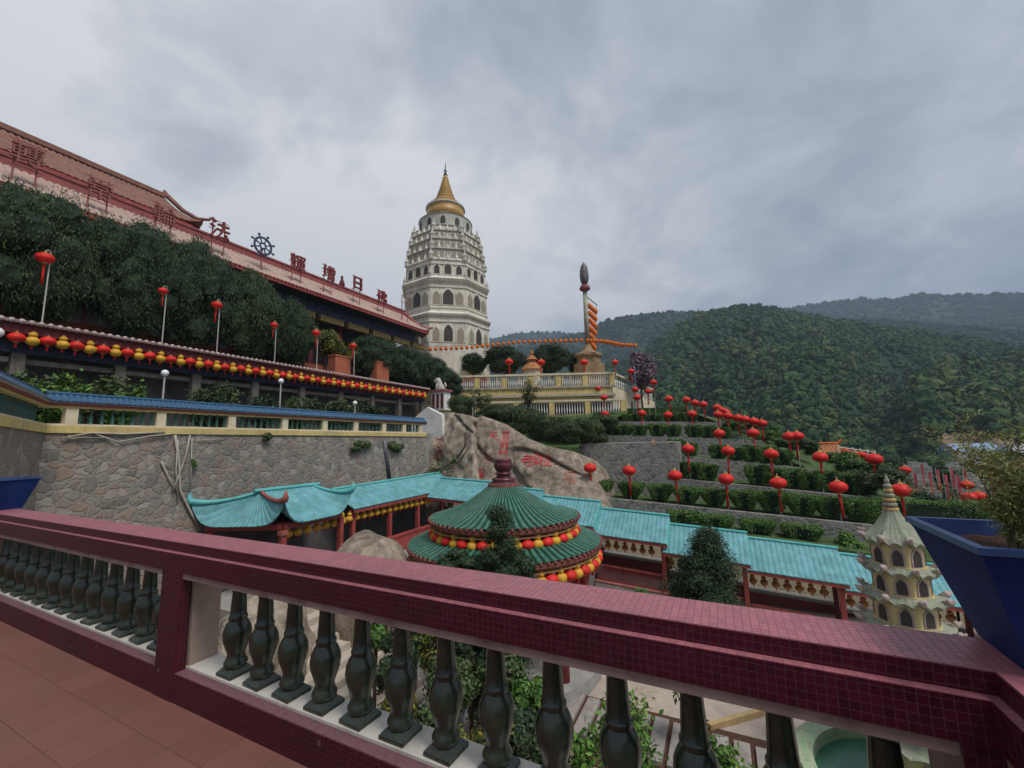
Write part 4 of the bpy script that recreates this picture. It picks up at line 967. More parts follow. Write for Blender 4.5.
tag(obj('rooftop_figure', MB().lathe([(.28, 0), (.34, .3), (.2, .75), (.12, .95), (.17, 1.1), (.1, 1.3), (0, 1.36)], 10, (-36.7, atX(342, 280, -36.7)[1], 19.1)), DKRED, None, True), 'small dark red ornament on the hall roof ridge between two characters', 'ornament')

# ================================================================== WHITE PAGODA
PC = atF(446, 340, 66); pcx, pcy = PC[0], PC[1]
_d = math.hypot(pcx, pcy); PF = 66.0
def pz(py, half=0): # height of an image row on the pagoda's axis
    return zat(pcx, pcy, py)
K = PF/415
vang = math.atan2(-pcy, -pcx)            # direction towards the viewer
rot0 = vang+math.radians(3)+PI/8         # one face looks almost at the viewer
pg = thing('pagoda', 'tall white many-tiered pagoda with golden spire rising behind the hall', 'pagoda', (pcx, pcy, 6.0))
def oct_mb(prof, mb=None): return (mb or MB()).lathe(prof, 8, (pcx, pcy, 0), 0, rot0)
def RR(hpx): return hpx*K/math.cos(PI/8)*0.985
z = pz
t1 = obj('lower_tier', oct_mb([(RR(41.5), 5.5), (RR(41.5), z(329)), (RR(43.5), z(327.5)), (RR(44), z(326)), (RR(40), z(323.5))]), STONEW, pg)
t2 = obj('middle_tier', oct_mb([(RR(40), z(323.6)), (RR(39.8), z(298)), (RR(42), z(296)), (RR(43), z(294)), (RR(39), z(291))]), STONEW, pg)
for hp9, z9 in ((40.2, 301), (40.2, 320), (41.9, 333), (38.9, 279.5)):
    obj('string_course', oct_mb([(RR(hp9), z(z9+.7)), (RR(hp9+.5), z(z9+.5)), (RR(hp9+.5), z(z9)), (RR(hp9), z(z9-.2))]), STONEW, pg)
t3 = obj('arcade_tier', oct_mb([(RR(38.6), z(291.2)), (RR(38.4), z(277)), (RR(39.5), z(275.5)), (RR(38), z(274))]), STONEW, pg)
m = oct_mb([(RR(37.6), z(274.2)), (RR(37), z(266)), (RR(38.4), z(265)), (RR(36.6), z(264))])
oct_mb([(RR(36), z(264.1)), (RR(35.2), z(256)), (RR(36.4), z(255)), (RR(34.6), z(254))], m)
oct_mb([(RR(34), z(254.1)), (RR(32.6), z(247)), (RR(33.8), z(246)), (RR(31.8), z(245))], m)
oct_mb([(RR(31), z(245.1)), (RR(29), z(240)), (RR(30), z(239)), (RR(27), z(238))], m)
t4 = obj('stepped_tiers', m, STONEG, pg)
t5 = obj('drum', MB().lathe([(RR(25.5), z(238.1)), (RR(25.2), z(227)), (RR(26), z(226)), (RR(20), z(222.5))], 32, (pcx, pcy, 0)), STONEG, pg)
t6 = obj('gold_drum', MB().lathe([(RR(18.2), z(223)), (RR(18), z(212))], 32, (pcx, pcy, 0)), GOLD, pg, True)
obj('drum_cornice', MB().lathe([(RR(18.3), z(212.1)), (RR(19.2), z(211)), (RR(19), z(209.8)), (RR(17), z(209.2))], 32, (pcx, pcy, 0)), STONEG, pg)
cone = [(17.2, 209.3), (15.6, 207.4), (14, 206.2), (14.2, 205.2), (11.8, 203.6), (11, 202.5), (9.2, 201.5), (9.4, 199), (7.9, 198), (8.1, 195.5), (6.7, 194.5), (6.9, 192), (5.6, 191), (5.8, 188.5), (4.6, 187.5), (4.7, 185), (3.7, 184), (3.8, 181.5), (2.8, 180.5), (2.9, 178.5), (2.0, 177.5), (1.6, 175.5)]
obj('spire', MB().lathe([(RR(a), z(b)) for a, b in cone], 24, (pcx, pcy, 0)), GOLD, pg)
obj('finial', MB().lathe([(RR(2.2), z(175.6)), (RR(1.0), z(173)), (RR(1.7), z(171)), (RR(.6), z(169)), (RR(.5), z(165)), (0.01, z(162))], 12, (pcx, pcy, 0)), MATS['dark_bronze'], pg, True)
def face_frame(k):
    a = rot0+PI/8+k*PI/4; n = np.array([math.cos(a), math.sin(a), 0]); tdir = np.array([-math.sin(a), math.cos(a), 0]); return n, tdir
def arch(mb, c, n, tdir, w, h, d, out, mi=0, point=1.25):
    pts = [(-w/2, 0), (w/2, 0), (w/2, h*.55)]
    for s_ in np.linspace(0, 1, 7)[1:-1]: pts.append((w/2*math.cos(s_*PI/2), h*.55+h*.45*(s_**.85)))
    pts.append((0, h))
    for s_ in np.linspace(1, 0, 7)[1:-1]: pts.append((-w/2*math.cos(s_*PI/2), h*.55+h*.45*(s_**.85)))
    pts.append((-w/2, h*.55)); k = len(pts)
    v = [c+tdir*x+np.array([0, 0, y])+n*out for x, y in pts]+[c+tdir*x+np.array([0, 0, y])-n*d for x, y in pts]
    mb.add(v, [tuple(range(k))]+[(i, k+i, k+(i+1) % k, (i+1) % k) for i in range(k)], mi)
for k in range(8):
    n, td = face_frame(k)
    if n @ np.array([math.cos(vang), math.sin(vang), 0]) < -0.35: continue
    for par, hp, zb, zt, ws in ((t1, 41.5, 352, 335, (1.15, 1.5, 1.15)), (t2, 39.9, 318, 302.5, (1.25, 1.75, 1.25)), (t3, 38.5, 289.5, 278.5, (.95, 1.15, .95))):
        c0 = np.array([pcx, pcy, 0])+n*(RR(hp)*math.cos(PI/8)); zz = z(zb); hh = z(zt)-zz
        for j, w in enumerate(ws):
            cc = c0+td*(j-1)*hp*K*.265; cc[2] = zz
            big = j == 1; m = MB(); arch(m, cc, n, td, w*1.28, hh*(1.13 if big else .97), .05, .07)
            fr = obj('arch_frame', m, STONEW, par)
            m = MB(); arch(m, cc+np.array([0, 0, .12]), n, td, w*.86, hh*(.92 if big else .78), .02, .085)
            obj('opening', m, WINDK if big or par is t3 else mat('blind_niche', (.30, .26, .19), .8, var=.2) if 'blind_niche' not in MATS else MATS['blind_niche'], fr)
    for hp, zb in ((37.3, 272.5), (35.6, 262.5), (33.2, 253.2)):
        c0 = np.array([pcx, pcy, 0])+n*(RR(hp)*math.cos(PI/8)); m = MB()
        for j in range(5):
            cc = c0+td*(j-2)*hp*K*.15; cc[2] = z(zb); arch(m, cc, n, td, .52, (z(zb-6)-z(zb)), .1, .06)
        obj('niche_row', m, MATS['blind_niche'], t4)
    a = rot0+k*PI/4
    for hp, zb, s_ in ((39.5, 274.5, 1.2), (37.6, 264.5, 1.25), (35.6, 254.5, 1.3), (32.6, 245.5, 1.4), (41.5, 291.5, .8)):
        x, y = pcx+math.cos(a)*RR(hp)*.97, pcy+math.sin(a)*RR(hp)*.97
        if hp in (39.5, 37.6, 35.6, 32.6):
            n9, td9 = face_frame(k); m9 = RR(hp)*.96*math.cos(PI/8)
            for j9 in (-.5, 0, .5):
                q9 = np.array([pcx, pcy, 0])+n9*m9+td9*j9*hp*K*.42; q9[2] = z(zb)
                obj('pinnacle', MB().lathe([(.2*s_, -.15), (.22*s_, .2*s_), (.13*s_, .4*s_), (.01, .85*s_)], 6, q9), STONEW, t4)
        obj('corner_spire', MB().lathe([(.32*s_, -.2), (.3*s_, .35*s_), (.36*s_, .42*s_), (.24*s_, .6*s_), (.12*s_, .95*s_), (.01, 1.5*s_)], 8, (x, y, z(zb))), STONEG, t4)
for k in range(12):
    a = k*PI/6; n = np.array([math.cos(a), math.sin(a), 0]); td = np.array([-n[1], n[0], 0]); cc = np.array([pcx, pcy, z(236.5)])+n*RR(25.3)
    if n @ np.array([math.cos(vang), math.sin(vang), 0]) < -0.2: continue
    m = MB(); arch(m, cc, n, td, .75, z(229)-z(236.5), .1, .05); obj('opening', m, WINDK, t5)

# ================================================================== YELLOW PLATFORM behind the rock
A2, B2 = atF(450, 376, 50), atF(612, 376, 50); C2 = atF(652, 393, 56)
a2, b2, c2 = A2[:2], B2[:2], np.array([C2[0], C2[1]])
pt = thing('yellow_platform', 'two-tiered yellow platform wall with white balustrades above the rock', 'platform', (*((a2+b2)/2), 4.5))
ZT = A2[2]; dd = (b2-a2)/np.linalg.norm(b2-a2); nn2 = np.array([dd[1], -dd[0]])   # towards the viewer
if nn2 @ (-a2) < 0: nn2 = -nn2
back = -nn2
def quadprism(mb, p, q, w, z0, z1, mi=0):
    """p-q front line in plan, extends w behind"""
    v = [(*p, z0), (*q, z0), (*(q+back*w), z0), (*(p+back*w), z0), (*p, z1), (*q, z1), (*(q+back*w), z1), (*(p+back*w), z1)]
    return mb.add(v, [(0, 3, 2, 1), (4, 5, 6, 7), (0, 1, 5, 4), (1, 2, 6, 5), (2, 3, 7, 6), (3, 0, 4, 7)], mi)
a1_, b1_ = a2+nn2*1.4-dd*.5, b2+nn2*1.4+dd*0.8
ZL = atF(530, 401, 48.6)[2]; ZB = atF(530, 416, 48.6)[2]; ZM = atF(530, 389, 50)[2]
obj('upper_wall', quadprism(MB(), a2, b2, 10, ZL-.2, ZM), YELLOW, pt)
sd_ = MB(); sd_.obox(b2-dd*.2, c2, .5, ZL-2.5, ZM-.02, 0, 0, (C2[2]-ZT)*.7)
obj('side_wall', sd_, CREAM, pt)
obj('upper_ledge', quadprism(quadprism(MB(), a2+nn2*.18, b2+nn2*.18, .8, ZM+.003, ZM+.22), a2+nn2*.3-dd*.2, b2+nn2*.3+dd*.2, .8, ZM-1.05, ZM-.75), mat('grey_ledge', (.40, .36, .29), .8, dirt=(.2, .18, .15)), pt)
obj('upper_rail', quadprism(MB(), a2+nn2*.1, b2+nn2*.1, .4, ZT-.22, ZT), CREAM, pt)
obj('lower_wall', quadprism(MB(), a1_, b1_, 1.3, ZB-3.2, ZB), YELLOW, pt)
obj('terrace_slab', quadprism(MB(), a1_, b1_, 1.35, ZB-.4, ZB-.01), CREAM, pt)
obj('lower_rail', quadprism(MB(), a1_+nn2*.05, b1_+nn2*.05, .35, ZL-.2, ZL), CREAM, pt)
def bal_run(mb, p, q, z0, z1, n, r=.085):
    for i in range(n):
        c = p+(q-p)*(i+.5)/n; h = z1-z0
        mb.lathe([(r*.8, 0), (r*.5, .12*h), (r, .35*h), (r*.5, .6*h), (r*.55, .85*h), (r*.8, h)], 6, (c[0], c[1], z0))
for p, q, z0, z1, npan in ((a2, b2, ZM+.225, ZT-.222, 6), (a1_, b1_, ZB+.003, ZL-.203, 5)):
    for i in range(npan+1):
        c = p+(q-p)*i/npan; e_ = .32
        obj('post', quadprism(MB(), c-dd*e_+nn2*.02, c+dd*e_+nn2*.02, .32, z0, z1), YELLOW, pt)
    for i in range(npan):
        u0 = p+(q-p)*i/npan+dd*.4; u1 = p+(q-p)*(i+1)/npan-dd*.4; m = MB(); bal_run(m, u0+back*.14, u1+back*.14, z0, z1, 11); obj('baluster_panel', m, WHITE, pt, True)
m = MB(); e2 = (c2-b2)/np.linalg.norm(c2-b2); kk = 22
for i in range(kk):
    c = b2+(c2-b2)*(i+.5)/kk; zz = (C2[2]-ZT)*.7*(i+.5)/kk
    m.lathe([(.08, 0), (.05, .12), (.1, .35), (.05, .6), (.08, 1.0)], 6, (c[0], c[1], ZM+zz))
obj('side_balusters', m, WHITE, pt, True)
obj('side_rail', MB().obox(b2, c2, .35, ZT-.24, ZT-.02, 0, 0, (C2[2]-ZT)*.7), CREAM, pt)
# guardian lion on a red and white pillar by the end of the gallery
gp = atF(441, 398, 40)
t = thing('gate_pillar', 'red and white panelled pillar at the far end of the gallery', 'pillar', (gp[0], gp[1], gp[2]-1.2))
m = MB().box(gp[0]-.75, gp[0]+.75, gp[1]-.5, gp[1]+.5, gp[2]-1.2, gp[2]+.55); obj('shaft', m, WHITE, t)
for dx_ in (-.5, 0, .5): obj('panel', MB().box(gp[0]+dx_-.12, gp[0]+dx_+.12, gp[1]-.56, gp[1]-.503, gp[2]-1.0, gp[2]+.35), DKRED, t)
obj('cap', MB().box(gp[0]-.9, gp[0]+.9, gp[1]-.62, gp[1]+.62, gp[2]+.553, gp[2]+.75), ROSE, t)
t = thing('lion_statue', 'white seated guardian lion statue on the red and white pillar', 'statue', (gp[0], gp[1], gp[2]+.75))
B_ = np.array([gp[0], gp[1], gp[2]+.75]); m = MB()
P = [[B_+np.array([.62*math.cos(a)*r*1.1+xo, .40*math.sin(a)*r, zz]) for a in np.linspace(0, 2*PI, 13)[:-1]] for zz, r, xo in ((0, .95, 0), (.25, 1.0, .05), (.5, .85, -.05), (.8, .72, -.2), (1.05, .68, -.35), (1.25, .72, -.45), (1.5, .66, -.5), (1.68, .4, -.5), (1.74, .05, -.48))]
m.grid(P, 0, True)
for sy in (-.22, .22): m.tube([B_+np.array([-.45, sy, .9]), B_+np.array([-.58, sy, .45]), B_+np.array([-.6, sy, .05]), B_+np.array([-.78, sy, .05])], [.16, .12, .12, .1], 7)
m.tube([B_+np.array([.55, 0, .2]), B_+np.array([.8, 0, .6]), B_+np.array([.62, 0, 1.05])], [.12, .16, .05], 7)
m.ball(B_+np.array([-.85, 0, 1.3]), .24, 8, 6)
m.v = [tuple(B_+(np.array(q)-B_)*.72) for q in m.v]; obj('body', m, STONEG, t, True)
# white sloping stair wall at the end of the gallery
q0 = atX(420, 424, -19.6); q1 = atX(436, 404, -20.2)
m = MB(); v = []
for yy in (26.4, 26.8): v += [(-22.2, yy, 1.5), (-19.0, yy, 1.5), (-19.2, yy, 3.7), (-20.6, yy, 4.35), (-22.2, yy, 3.3)]
m.add(v, [(4, 3, 2, 1, 0), (5, 6, 7, 8, 9)]+[(i, (i+1) % 5, 5+(i+1) % 5, 5+i) for i in range(5)])
tag(obj('stair_wall', m, WHITE), 'white sloping stair wall between the gallery end and the rock', 'wall')

# ---- things on the platform
def onplat(px, py, f): return atF(px, py, f)
for i, (px, py, w, h) in enumerate(((505, 348, 3.6, 4.6), (552, 347, 3.4, 4.8), (474, 352, 2.2, 3.2), (580, 352, 2.2, 3.6))):
    c = onplat(px, py+12, 60)
    tree('round_tree', ['dense round tree on the platform right of the pagoda', 'dense round tree on the platform left of the tall mast', 'small round tree at the foot of the pagoda', 'round tree directly behind the mast pedestal'][i], (c[0], c[1], 6.0), c, (w, w, h/2), 40, 7000, .2, LF_DARK, 'round trees on the platform', 120+i, .2, .38, core=.86)
g = rnd
for i in range(9):
    c = onplat(449+i*4.3, 369+g.uniform(-2, 2), 51.5)
    t = thing('flowering_pot', f'pot of orange flowers on the yellow platform, {nth(i)} from the left', 'potted flowers', (c[0], c[1], ZM), 'orange potted flowers on the platform')
    obj('pot', MB().lathe([(.25, 0), (.4, .6), (.44, .66)], 10, (c[0], c[1], ZM+.02)), REDBAND, t)
    obj('flowers', crown_mb((c[0], c[1], ZM+1.35), (.62, .62, .8), 7, 260, .2, .5, 140+i), [LF_ORNG, LFCORE], t)
for i, px in enumerate((488, 497, 506, 519, 524, 541, 549, 556, 562, 570)):
    c = onplat(px, 372, 51)
    t = thing('small_statue', f'small pale figure standing along the platform edge, {nth(i)} from the left', 'statue', (c[0], c[1], ZM), 'small figures on the platform')
    obj('figure', MB().lathe([(.24, 0), (.22, .35), (.25, .8), (.3, 1.05), (.2, 1.2), (.1, 1.26), (.17, 1.4), (.15, 1.55), (.02, 1.64)], 8, (c[0], c[1], ZM)), mat('ochre_figure', (.42, .28, .16), .7, var=.3, scale=3) if 'ochre_figure' not in MATS else MATS['ochre_figure'], t, True)
c = onplat(532, 366, 54)
t = thing('orange_shrine', 'small orange-roofed shrine with a pointed top on the platform', 'shrine', (c[0], c[1], ZM))
obj('body', MB().lathe([(1.2, ZM), (1.2, c[2]-.4)], 8, (c[0], c[1], 0)), CREAM, t)
obj('roof', MB().lathe([(1.5, c[2]-.55), (1.35, c[2]-.35), (.95, c[2]+.1), (.6, c[2]+.4)], 8, (c[0], c[1], 0)), mat('dull_orange', (.36, .15, .06), .7, var=.3, scale=2), t)
obj('upper_roof', MB().lathe([(.55, c[2]+.3), (.5, c[2]+.75), (.8, c[2]+.8), (.35, c[2]+1.3), (.2, c[2]+1.45), (.25, c[2]+1.7), (.02, c[2]+2.2)], 8, (c[0], c[1], 0)), MATS['dull_orange'], t)
# tall mast with lotus-bud top and orange banner of lanterns
mb_, mt_ = atF(588, 352, 58), atF(583.5, 290, 58)
mx_, my_ = mb_[0], mb_[1]
def mz(py): return zat(mx_, my_, py)
t = thing('mast', 'tall mast with a dark bud-shaped top and orange lantern banner above the platform', 'mast', (mx_, my_, ZM))
obj('pedestal', MB().lathe([(2.2, ZM-.5), (2.2, mz(365)), (1.7, mz(364)), (1.7, mz(358)), (2.0, mz(357)), (2.0, mz(355)), (1.0, mz(352)), (.6, mz(349)), (.4, mz(345))], 8, (mx_, my_, 0)), mat('ochre_stone', (.30, .20, .11), .7, var=.35, scale=2), t)
obj('pole', MB().lathe([(.36, mz(346)), (.32, mz(291))], 12, (mx_, my_, 0)), mat('mast_paint', (.30, .29, .22), .5, var=.35, scale=1.5), t, True)
obj('lotus_ring', MB().lathe([(.35, mz(291.5)), (.75, mz(289.5)), (.8, mz(288)), (.5, mz(287)), (.65, mz(286)), (.3, mz(285))], 14, (mx_, my_, 0)), ROSE, t, True)
obj('bud', MB().lathe([(.25, mz(285.4)), (.55, mz(282)), (.66, mz(277)), (.60, mz(271)), (.42, mz(266)), (.06, mz(262.5))], 14, (mx_, my_, 0)), mat('bud_dark', (.14, .12, .13), .5, var=.5, scale=2), t, True)
sr_ = Xc @ np.eye(3); rgt = np.array([R3[0][0], R3[1][0]]); rgt = R3[:2, 0]/np.linalg.norm(R3[:2, 0])
rgt2 = rgt*.8+np.array([-rgt[1], rgt[0]])*.6
for i in range(6):
    z0 = mz(301+i*7.5); z1 = mz(307.5+i*7.5); w = 1.75-.14*i
    m = MB(); p0 = np.array([mx_, my_])+rgt2*.55; p1 = p0+rgt2*w; nb = np.array([-rgt2[1], rgt2[0]])*.28
    sl_ = mz(303.5)-mz(300)
    for q in range(4):
        c = p0+(p1-p0)*(q+.5)/4; m.ball((c[0], c[1], (z0+z1)/2+sl_*(q+.5)/4*1.6), (z0-z1)*.5, 8, 5, (.62, .62, .95))
    obj('banner_lantern', m, ORANGE, t, True)
obj('banner_arm', MB().tube([(mx_, my_, mz(295.5)), (*(np.array([mx_, my_])+rgt2*2.4), mz(302))], .09, 6).tube([(*(np.array([mx_, my_])+rgt2*2.35), mz(302)), (*(np.array([mx_, my_])+rgt2*1.2), mz(345))], .05, 5), POLE, t)
# strings of little orange lanterns
so_ = None
def string(pts, n, kind):
    global so_
    P = [np.array(p) for p in pts]; seg = []
    for i in range(len(P)-1): seg.append(np.linalg.norm(P[i+1]-P[i]))
    tot = sum(seg)
    tag(obj('hanging_cable', MB().tube(P, .03, 4), DKMETAL), f'thin cord carrying the orange lantern string {kind}', 'cord')
    for k in range(n):
        s_ = tot*(k+.5)/n; i = 0
        while s_ > seg[i]: s_ -= seg[i]; i += 1
        c = P[i]+(P[i+1]-P[i])*s_/seg[i]-np.array([0, 0, .34])
        if so_ is None:
            m = MB(); lantern_body(m, (0, 0, 0), .25, 1.15, 10, 6); so_ = obj('string_lantern', m, ORANGE, None, True, off=(0, 0, 0)); o = so_
        else: o = so_.copy(); COL.objects.link(o)
        o.location = tuple(c); tag(o, f'orange lantern on the string {kind}, {nth(k)} from left', 'lantern', f'orange lantern string {kind}')
string([onplat(428, 347, 57), onplat(470, 345, 57), onplat(520, 339.5, 57), onplat(584, 338, 57)], 30, 'from the pagoda to the mast')
string([onplat(586, 338, 57), onplat(605, 339, 55), onplat(620, 342, 53), onplat(637, 343, 52)], 15, 'from the mast to the purple tree')
c = onplat(641, 372, 52); tree('purple_tree', 'purple grey leaved tree at the right end of the yellow platform', (c[0], c[1], 3.5), c+np.array([0, 0, .4]), (2.1, 2.1, 2.7), 18, 2600, .3, LF_PURP, None, 160, .15, .40, core=.6)
c = onplat(636, 400, 51); 
c2_ = onplat(634, 366, 51); tag(obj('blue_pole', MB().tube([(c2_[0], c2_[1], c[2]-1), tuple(c2_)], .1, 6), mat('pale_blue_paint', (.16, .28, .36), .5)), 'slim pale blue pole in front of the purple tree', 'pole')

# ================================================================== ROCK FACE with red inscriptions
def rockface(name, label, top, bot, ytop, ybot, seed, amp, m, nx=60, nz=26, dep=5.0, round_=1.6):
    """big boulder: front follows the silhouette, rounds over at the top and sides and has a back"""
    P = []
    for j in range(nz+1):
        v = j/nz; row = []
        for i in range(nx+1):
            u = i/nx; ti = u*(len(top)-1); a = int(min(ti, len(top)-2)); w = ti-a
            tp = (np.array(top[a])*(1-w)+np.array(top[a+1])*w); bi = u*(len(bot)-1); a2_ = int(min(bi, len(bot)-2)); w2 = bi-a2_
            bp_ = np.array(bot[a2_])*(1-w2)+np.array(bot[a2_+1])*w2
            edge = min(u, 1-u)*2; side = (1-min(1, edge*2.2))**2*2.2
            yy = ybot+(ytop-ybot)*v**1.3+side
            p = atY(*(bp_*(1-v)+tp*v), yy)
            nz_ = noise.fractal(Vector((p[0]*.42+seed, p[1]*.3, p[2]*.42)), .8, 2.1, 7)
            ridge = abs(noise.noise(Vector((p[0]*.22+p[2]*.25+seed*3, p[2]*.12, 1.3))))
            f_ = math.sin(PI*min(1, v*1.05))**.5 if v > 0 else 0
            p = p+np.array([0, -amp*nz_*.8+amp*1.0*(ridge < .05)*(1-ridge/.05), amp*.12*nz_])
            row.append(p)
        P.append(row)
    # over the top, to the back
    for k in range(1, 4): P.append([q+np.array([0, dep*k/3, -0.5*k*k/3*1.2]) for q in P[nz]])
    P.append([np.array([q[0], q[1]+.2, -6.5]) for q in P[-1]])
    mb = MB().grid(P); o = obj(name, mb, m, None, True); tag(o, label, 'rock'); return o, P
rockL, PL = rockface('boulder', 'tall weathered boulder wall left of the crack, beside the stone wall end', [(418, 420), (430, 413), (450, 412), (468, 415), (476, 428)], [(412, 520), (440, 515), (470, 510), (492, 505)], 27.0, 24.9, 2.0, .55, ROCKW, 60, 40)
rockR, PR = rockface('boulder', 'broad tan granite dome carved with red characters', [(462, 440), (470, 424), (480, 415), (498, 422), (520, 436), (545, 446), (572, 451), (592, 460), (606, 475), (616, 494)], [(440, 520), (480, 520), (520, 520), (560, 520), (600, 520), (625, 520)], 28.2, 24.8, 7.0, .45, ROCK, 96, 44)
bvR, bvL = bvh_of(rockR), bvh_of(rockL)
INS = mat('inscription_red', (.46, .05, .05), .8, var=.3, scale=12, bmp=0)
INSF = mat('faded_inscription', (.34, .15, .11), .85, var=.3, scale=6, bmp=0)
def inscribe(ch, px, py, hpx, m, label, bv=bvR):
    v, f = text_mb(ch, 1.0, .02)
    if not len(v): return
    r0 = ray(px, py); hit = bv.ray_cast(Vector(EYE), Vector(r0).normalized())
    if hit[0] is None: return
    p0 = np.array(hit[0]); depth = (p0-EYE)@(-R3[:, 2]); hh = hpx*1.15*depth/415/.92
    h = p0[:2]/np.linalg.norm(p0[:2]); rx = np.array([h[1], -h[0], 0])
    out = []
    for q in v:
        p = p0+rx*q[0]*hh+np.array([0, 0, q[1]*hh]); d = np.array([h[0], h[1], 0]); s_ = p-d*6
        ht = bv.ray_cast(Vector(s_), Vector(d)); base = np.array(ht[0]) if ht[0] is not None else p
        if np.linalg.norm(base-p) > 1.5: base = p
        out.append(base-d*(.03+q[2]*1.0))
    o = obj('rock_inscription', MB().add(out, f), m); tag(o, label, 'inscription', 'red characters carved on the rock')
for ch, px, py, s_, m, lb in (('天', 493, 436, 8, INS, 'single red character on the granite dome, upper left of the carved column'), ('言', 506, 434.5, 8, INS, 'red character at the top of the carved column above the pavilion finial'), ('龍', 504.5, 444, 8, INS, 'red character in the middle of the carved column above the pavilion finial'), ('門', 503, 454.5, 8, INS, 'red character at the foot of the carved column just above the finial'),
        ('寺', 527, 460, 10, INS, 'leftmost of three large red characters in a row on the granite dome'), ('樂', 536.5, 460, 10, INS, 'middle of three large red characters in a row on the granite dome'), ('極', 546, 460, 10, INS, 'rightmost of three large red characters in a row on the granite dome'), ('靜', 479, 474, 9, INS, 'red character low on the rock just above the teal roof'), ('福', 569, 477, 10, INSF, 'faded reddish character at the right side of the granite dome'), ('善', 488, 457, 9, INSF, 'faded reddish character left of the carved column')):
    inscribe(ch, px, py, s_, m, lb)
for i, ch in enumerate('海天佛國'): inscribe(ch, 440-.8*i, 436+6.5*i, 6.5, INSF, f'faded small character on the left boulder, {nth(i)} from the top', bvL)
g = np.random.default_rng(77); P = []; Nn = []
cr_ = [atY(x, y, 24.6) for x, y in ((466, 432), (466, 446), (458, 458), (446, 467), (432, 471), (426, 480))]
m = MB(); m.tube([p+np.array([0, -.1, 0]) for p in cr_], .07, 5); m.tube([p+np.array([.3, -.1, -.1]) for p in cr_[1:]], .05, 5)
for k in range(420):
    i = g.integers(2, 5); u = g.random(); P.append(cr_[i]*(1-u)+cr_[i+1]*u+g.normal(0, .28, 3)); Nn.append((.3, -1, .4))
t = thing('creeper', 'creeper with bare stems growing in the dark cleft between the two boulders', 'plant', cr_[0])
obj('stems', m, TRUNK, t, True); obj('foliage', MB().leaves(P, Nn, .16, .6, .6, g=g), LF_IVY, t)
for i, (px, py, y, sx, sz) in enumerate(((495, 414, 31.5, 2.4, 1.1), (520, 420, 31, 2.4, 1.5), (545, 427, 30.6, 2.6, 1.5), (570, 431, 30.2, 2.4, 1.4), (590, 432, 30.2, 1.6, 1.2), (601, 424, 33, 1.5, .9), (462, 406, 31, 1.5, 1.2))):
    c = atY(px, py, y)
    bush('climber_bush', f'dark climber bush spilling over the top of the granite dome, {nth(i) if i<6 else "beside the stair wall"}{" from the left" if i<6 else ""}', c, (sx, 1.4, sz), 6000, .12, LF_DARK2 if i in (0, 5) else LF_IVY, 170+i, 'bushes above the granite dome')
for i, (px, py) in enumerate(((483, 387), (527, 381))):
    c = atF(px, py, 46); t = twiggy('palm', ['tall leafy palm before the yellow platform at its left end', 'tall leafy palm before the middle of the yellow platform'][i], (c[0], c[1], c[2]-3.2), 3.6, 1.6, 9, 800, .32, LF_IVY, 190+i, 'palm', sr=.06, droop=.5)

# ================================================================== COURTYARD: covered corridors with teal roofs
lc = thing('covered_corridor', 'teal-roofed corridor running along the foot of the stone wall to the corner', 'corridor', (-17.6, 18, -6.2))
def corridor_y(x0, x1, xr, y0, y1, ze0, ze1, zr0, zr1, par):
    m = MB(); roof_face(m, (x1, y0, ze0), (x1, y1, ze1), (xr, y0, zr0), (xr, y1, zr1), .22, .024, 1.1, th=.05, nt_=4)
    roof_face(m, (x0, y1, ze1), (x0, y0, ze0), (xr, y1, zr1), (xr, y0, zr0), .32, .035, 1.1, th=.05, nt_=3)
    r = obj('roof', m, TEAL, par)
    obj('ridge', MB().tube([(xr, y0-.05, zr0+.05), (xr, y1+.05, zr1+.05)], .07, 8), TEALD, r)
    obj('fascia', MB().obox((x1-.06, y0), (x1-.06, y1), .06, -.2, -.07, 0, ze0, ze1).obox((x1-.35, y0), (x1-.35, y1), .12, -.28, -.1, 0, ze0, ze1), RED, r)
corridor_y(-18.9, -16.4, -18.0, 15.4, 24.6, -1.58, -1.5, -.72, -.60, lc)
for y in (15.6, 18.2, 20.6, 23.0): obj('post', MB().box(-16.85, -16.65, y-.1, y+.1, -5.2, -1.75), RED, lc)
obj('floor', MB().box(-18.95, -15.5, 9.7, 21.6, -6.19, -4.3), CONC, lc)
obj('parapet', MB().obox((-16.3, 11.8), (-16.3, 21.4), .22, -.2, .75, 0, -4.25, -4.25).obox((-16.3, 11.8), (-16.3, 21.4), .3, .753, .85, 0, -4.25, -4.25), RED, lc)
obj('back_wall', MB().box(-18.94, -18.82, 9.8, 24, -4.28, -1.75), MATS['gallery_back'], lc)
# hip-roofed end pavilion with upturned corners
hp = thing('hip_pavilion', 'small teal hip-roofed pavilion with upturned red ridge ends against the stone wall', 'pavilion', (-17.25, 12.2, -6.2))
X0, X1, Y0, Y1, ZE, ZR = -18.95, -15.4, 9.5, 14.6, -1.5, -.3
RA, RB = (-17.3, 11.0, ZR), (-17.3, 13.6, ZR)
lf = .95
CL, CN, CRr, CB = (-18.95, 9.45), (-15.5, 11.0), (-15.45, 14.3), (-18.95, 14.3)
RA, RB = (-17.5, 11.3, ZR), (-17.3, 13.7, ZR)
m = MB(); lk = dict(rib=.22, ribh=.024, curve=1.3, lift=(lf, lf), th=.05, nt_=7, lp=6, lpw=1.15)
for a, b, ra, rb in ((CN, CRr, RA, RB), (CL, CN, (-17.52, 11.3, ZR), RA), (CB, CL, RB, RA), (CRr, CB, RB, (-17.32, 13.7, ZR))):
    roof_face(m, (*a, ZE), (*b, ZE), ra, rb, **lk)
obj('roof', m, TEAL, hp)
obj('ridge', MB().tube([(-17.52, 11.05, ZR+.06), (-17.28, 14.0, ZR+.06)], .08, 8), TEALD, hp)
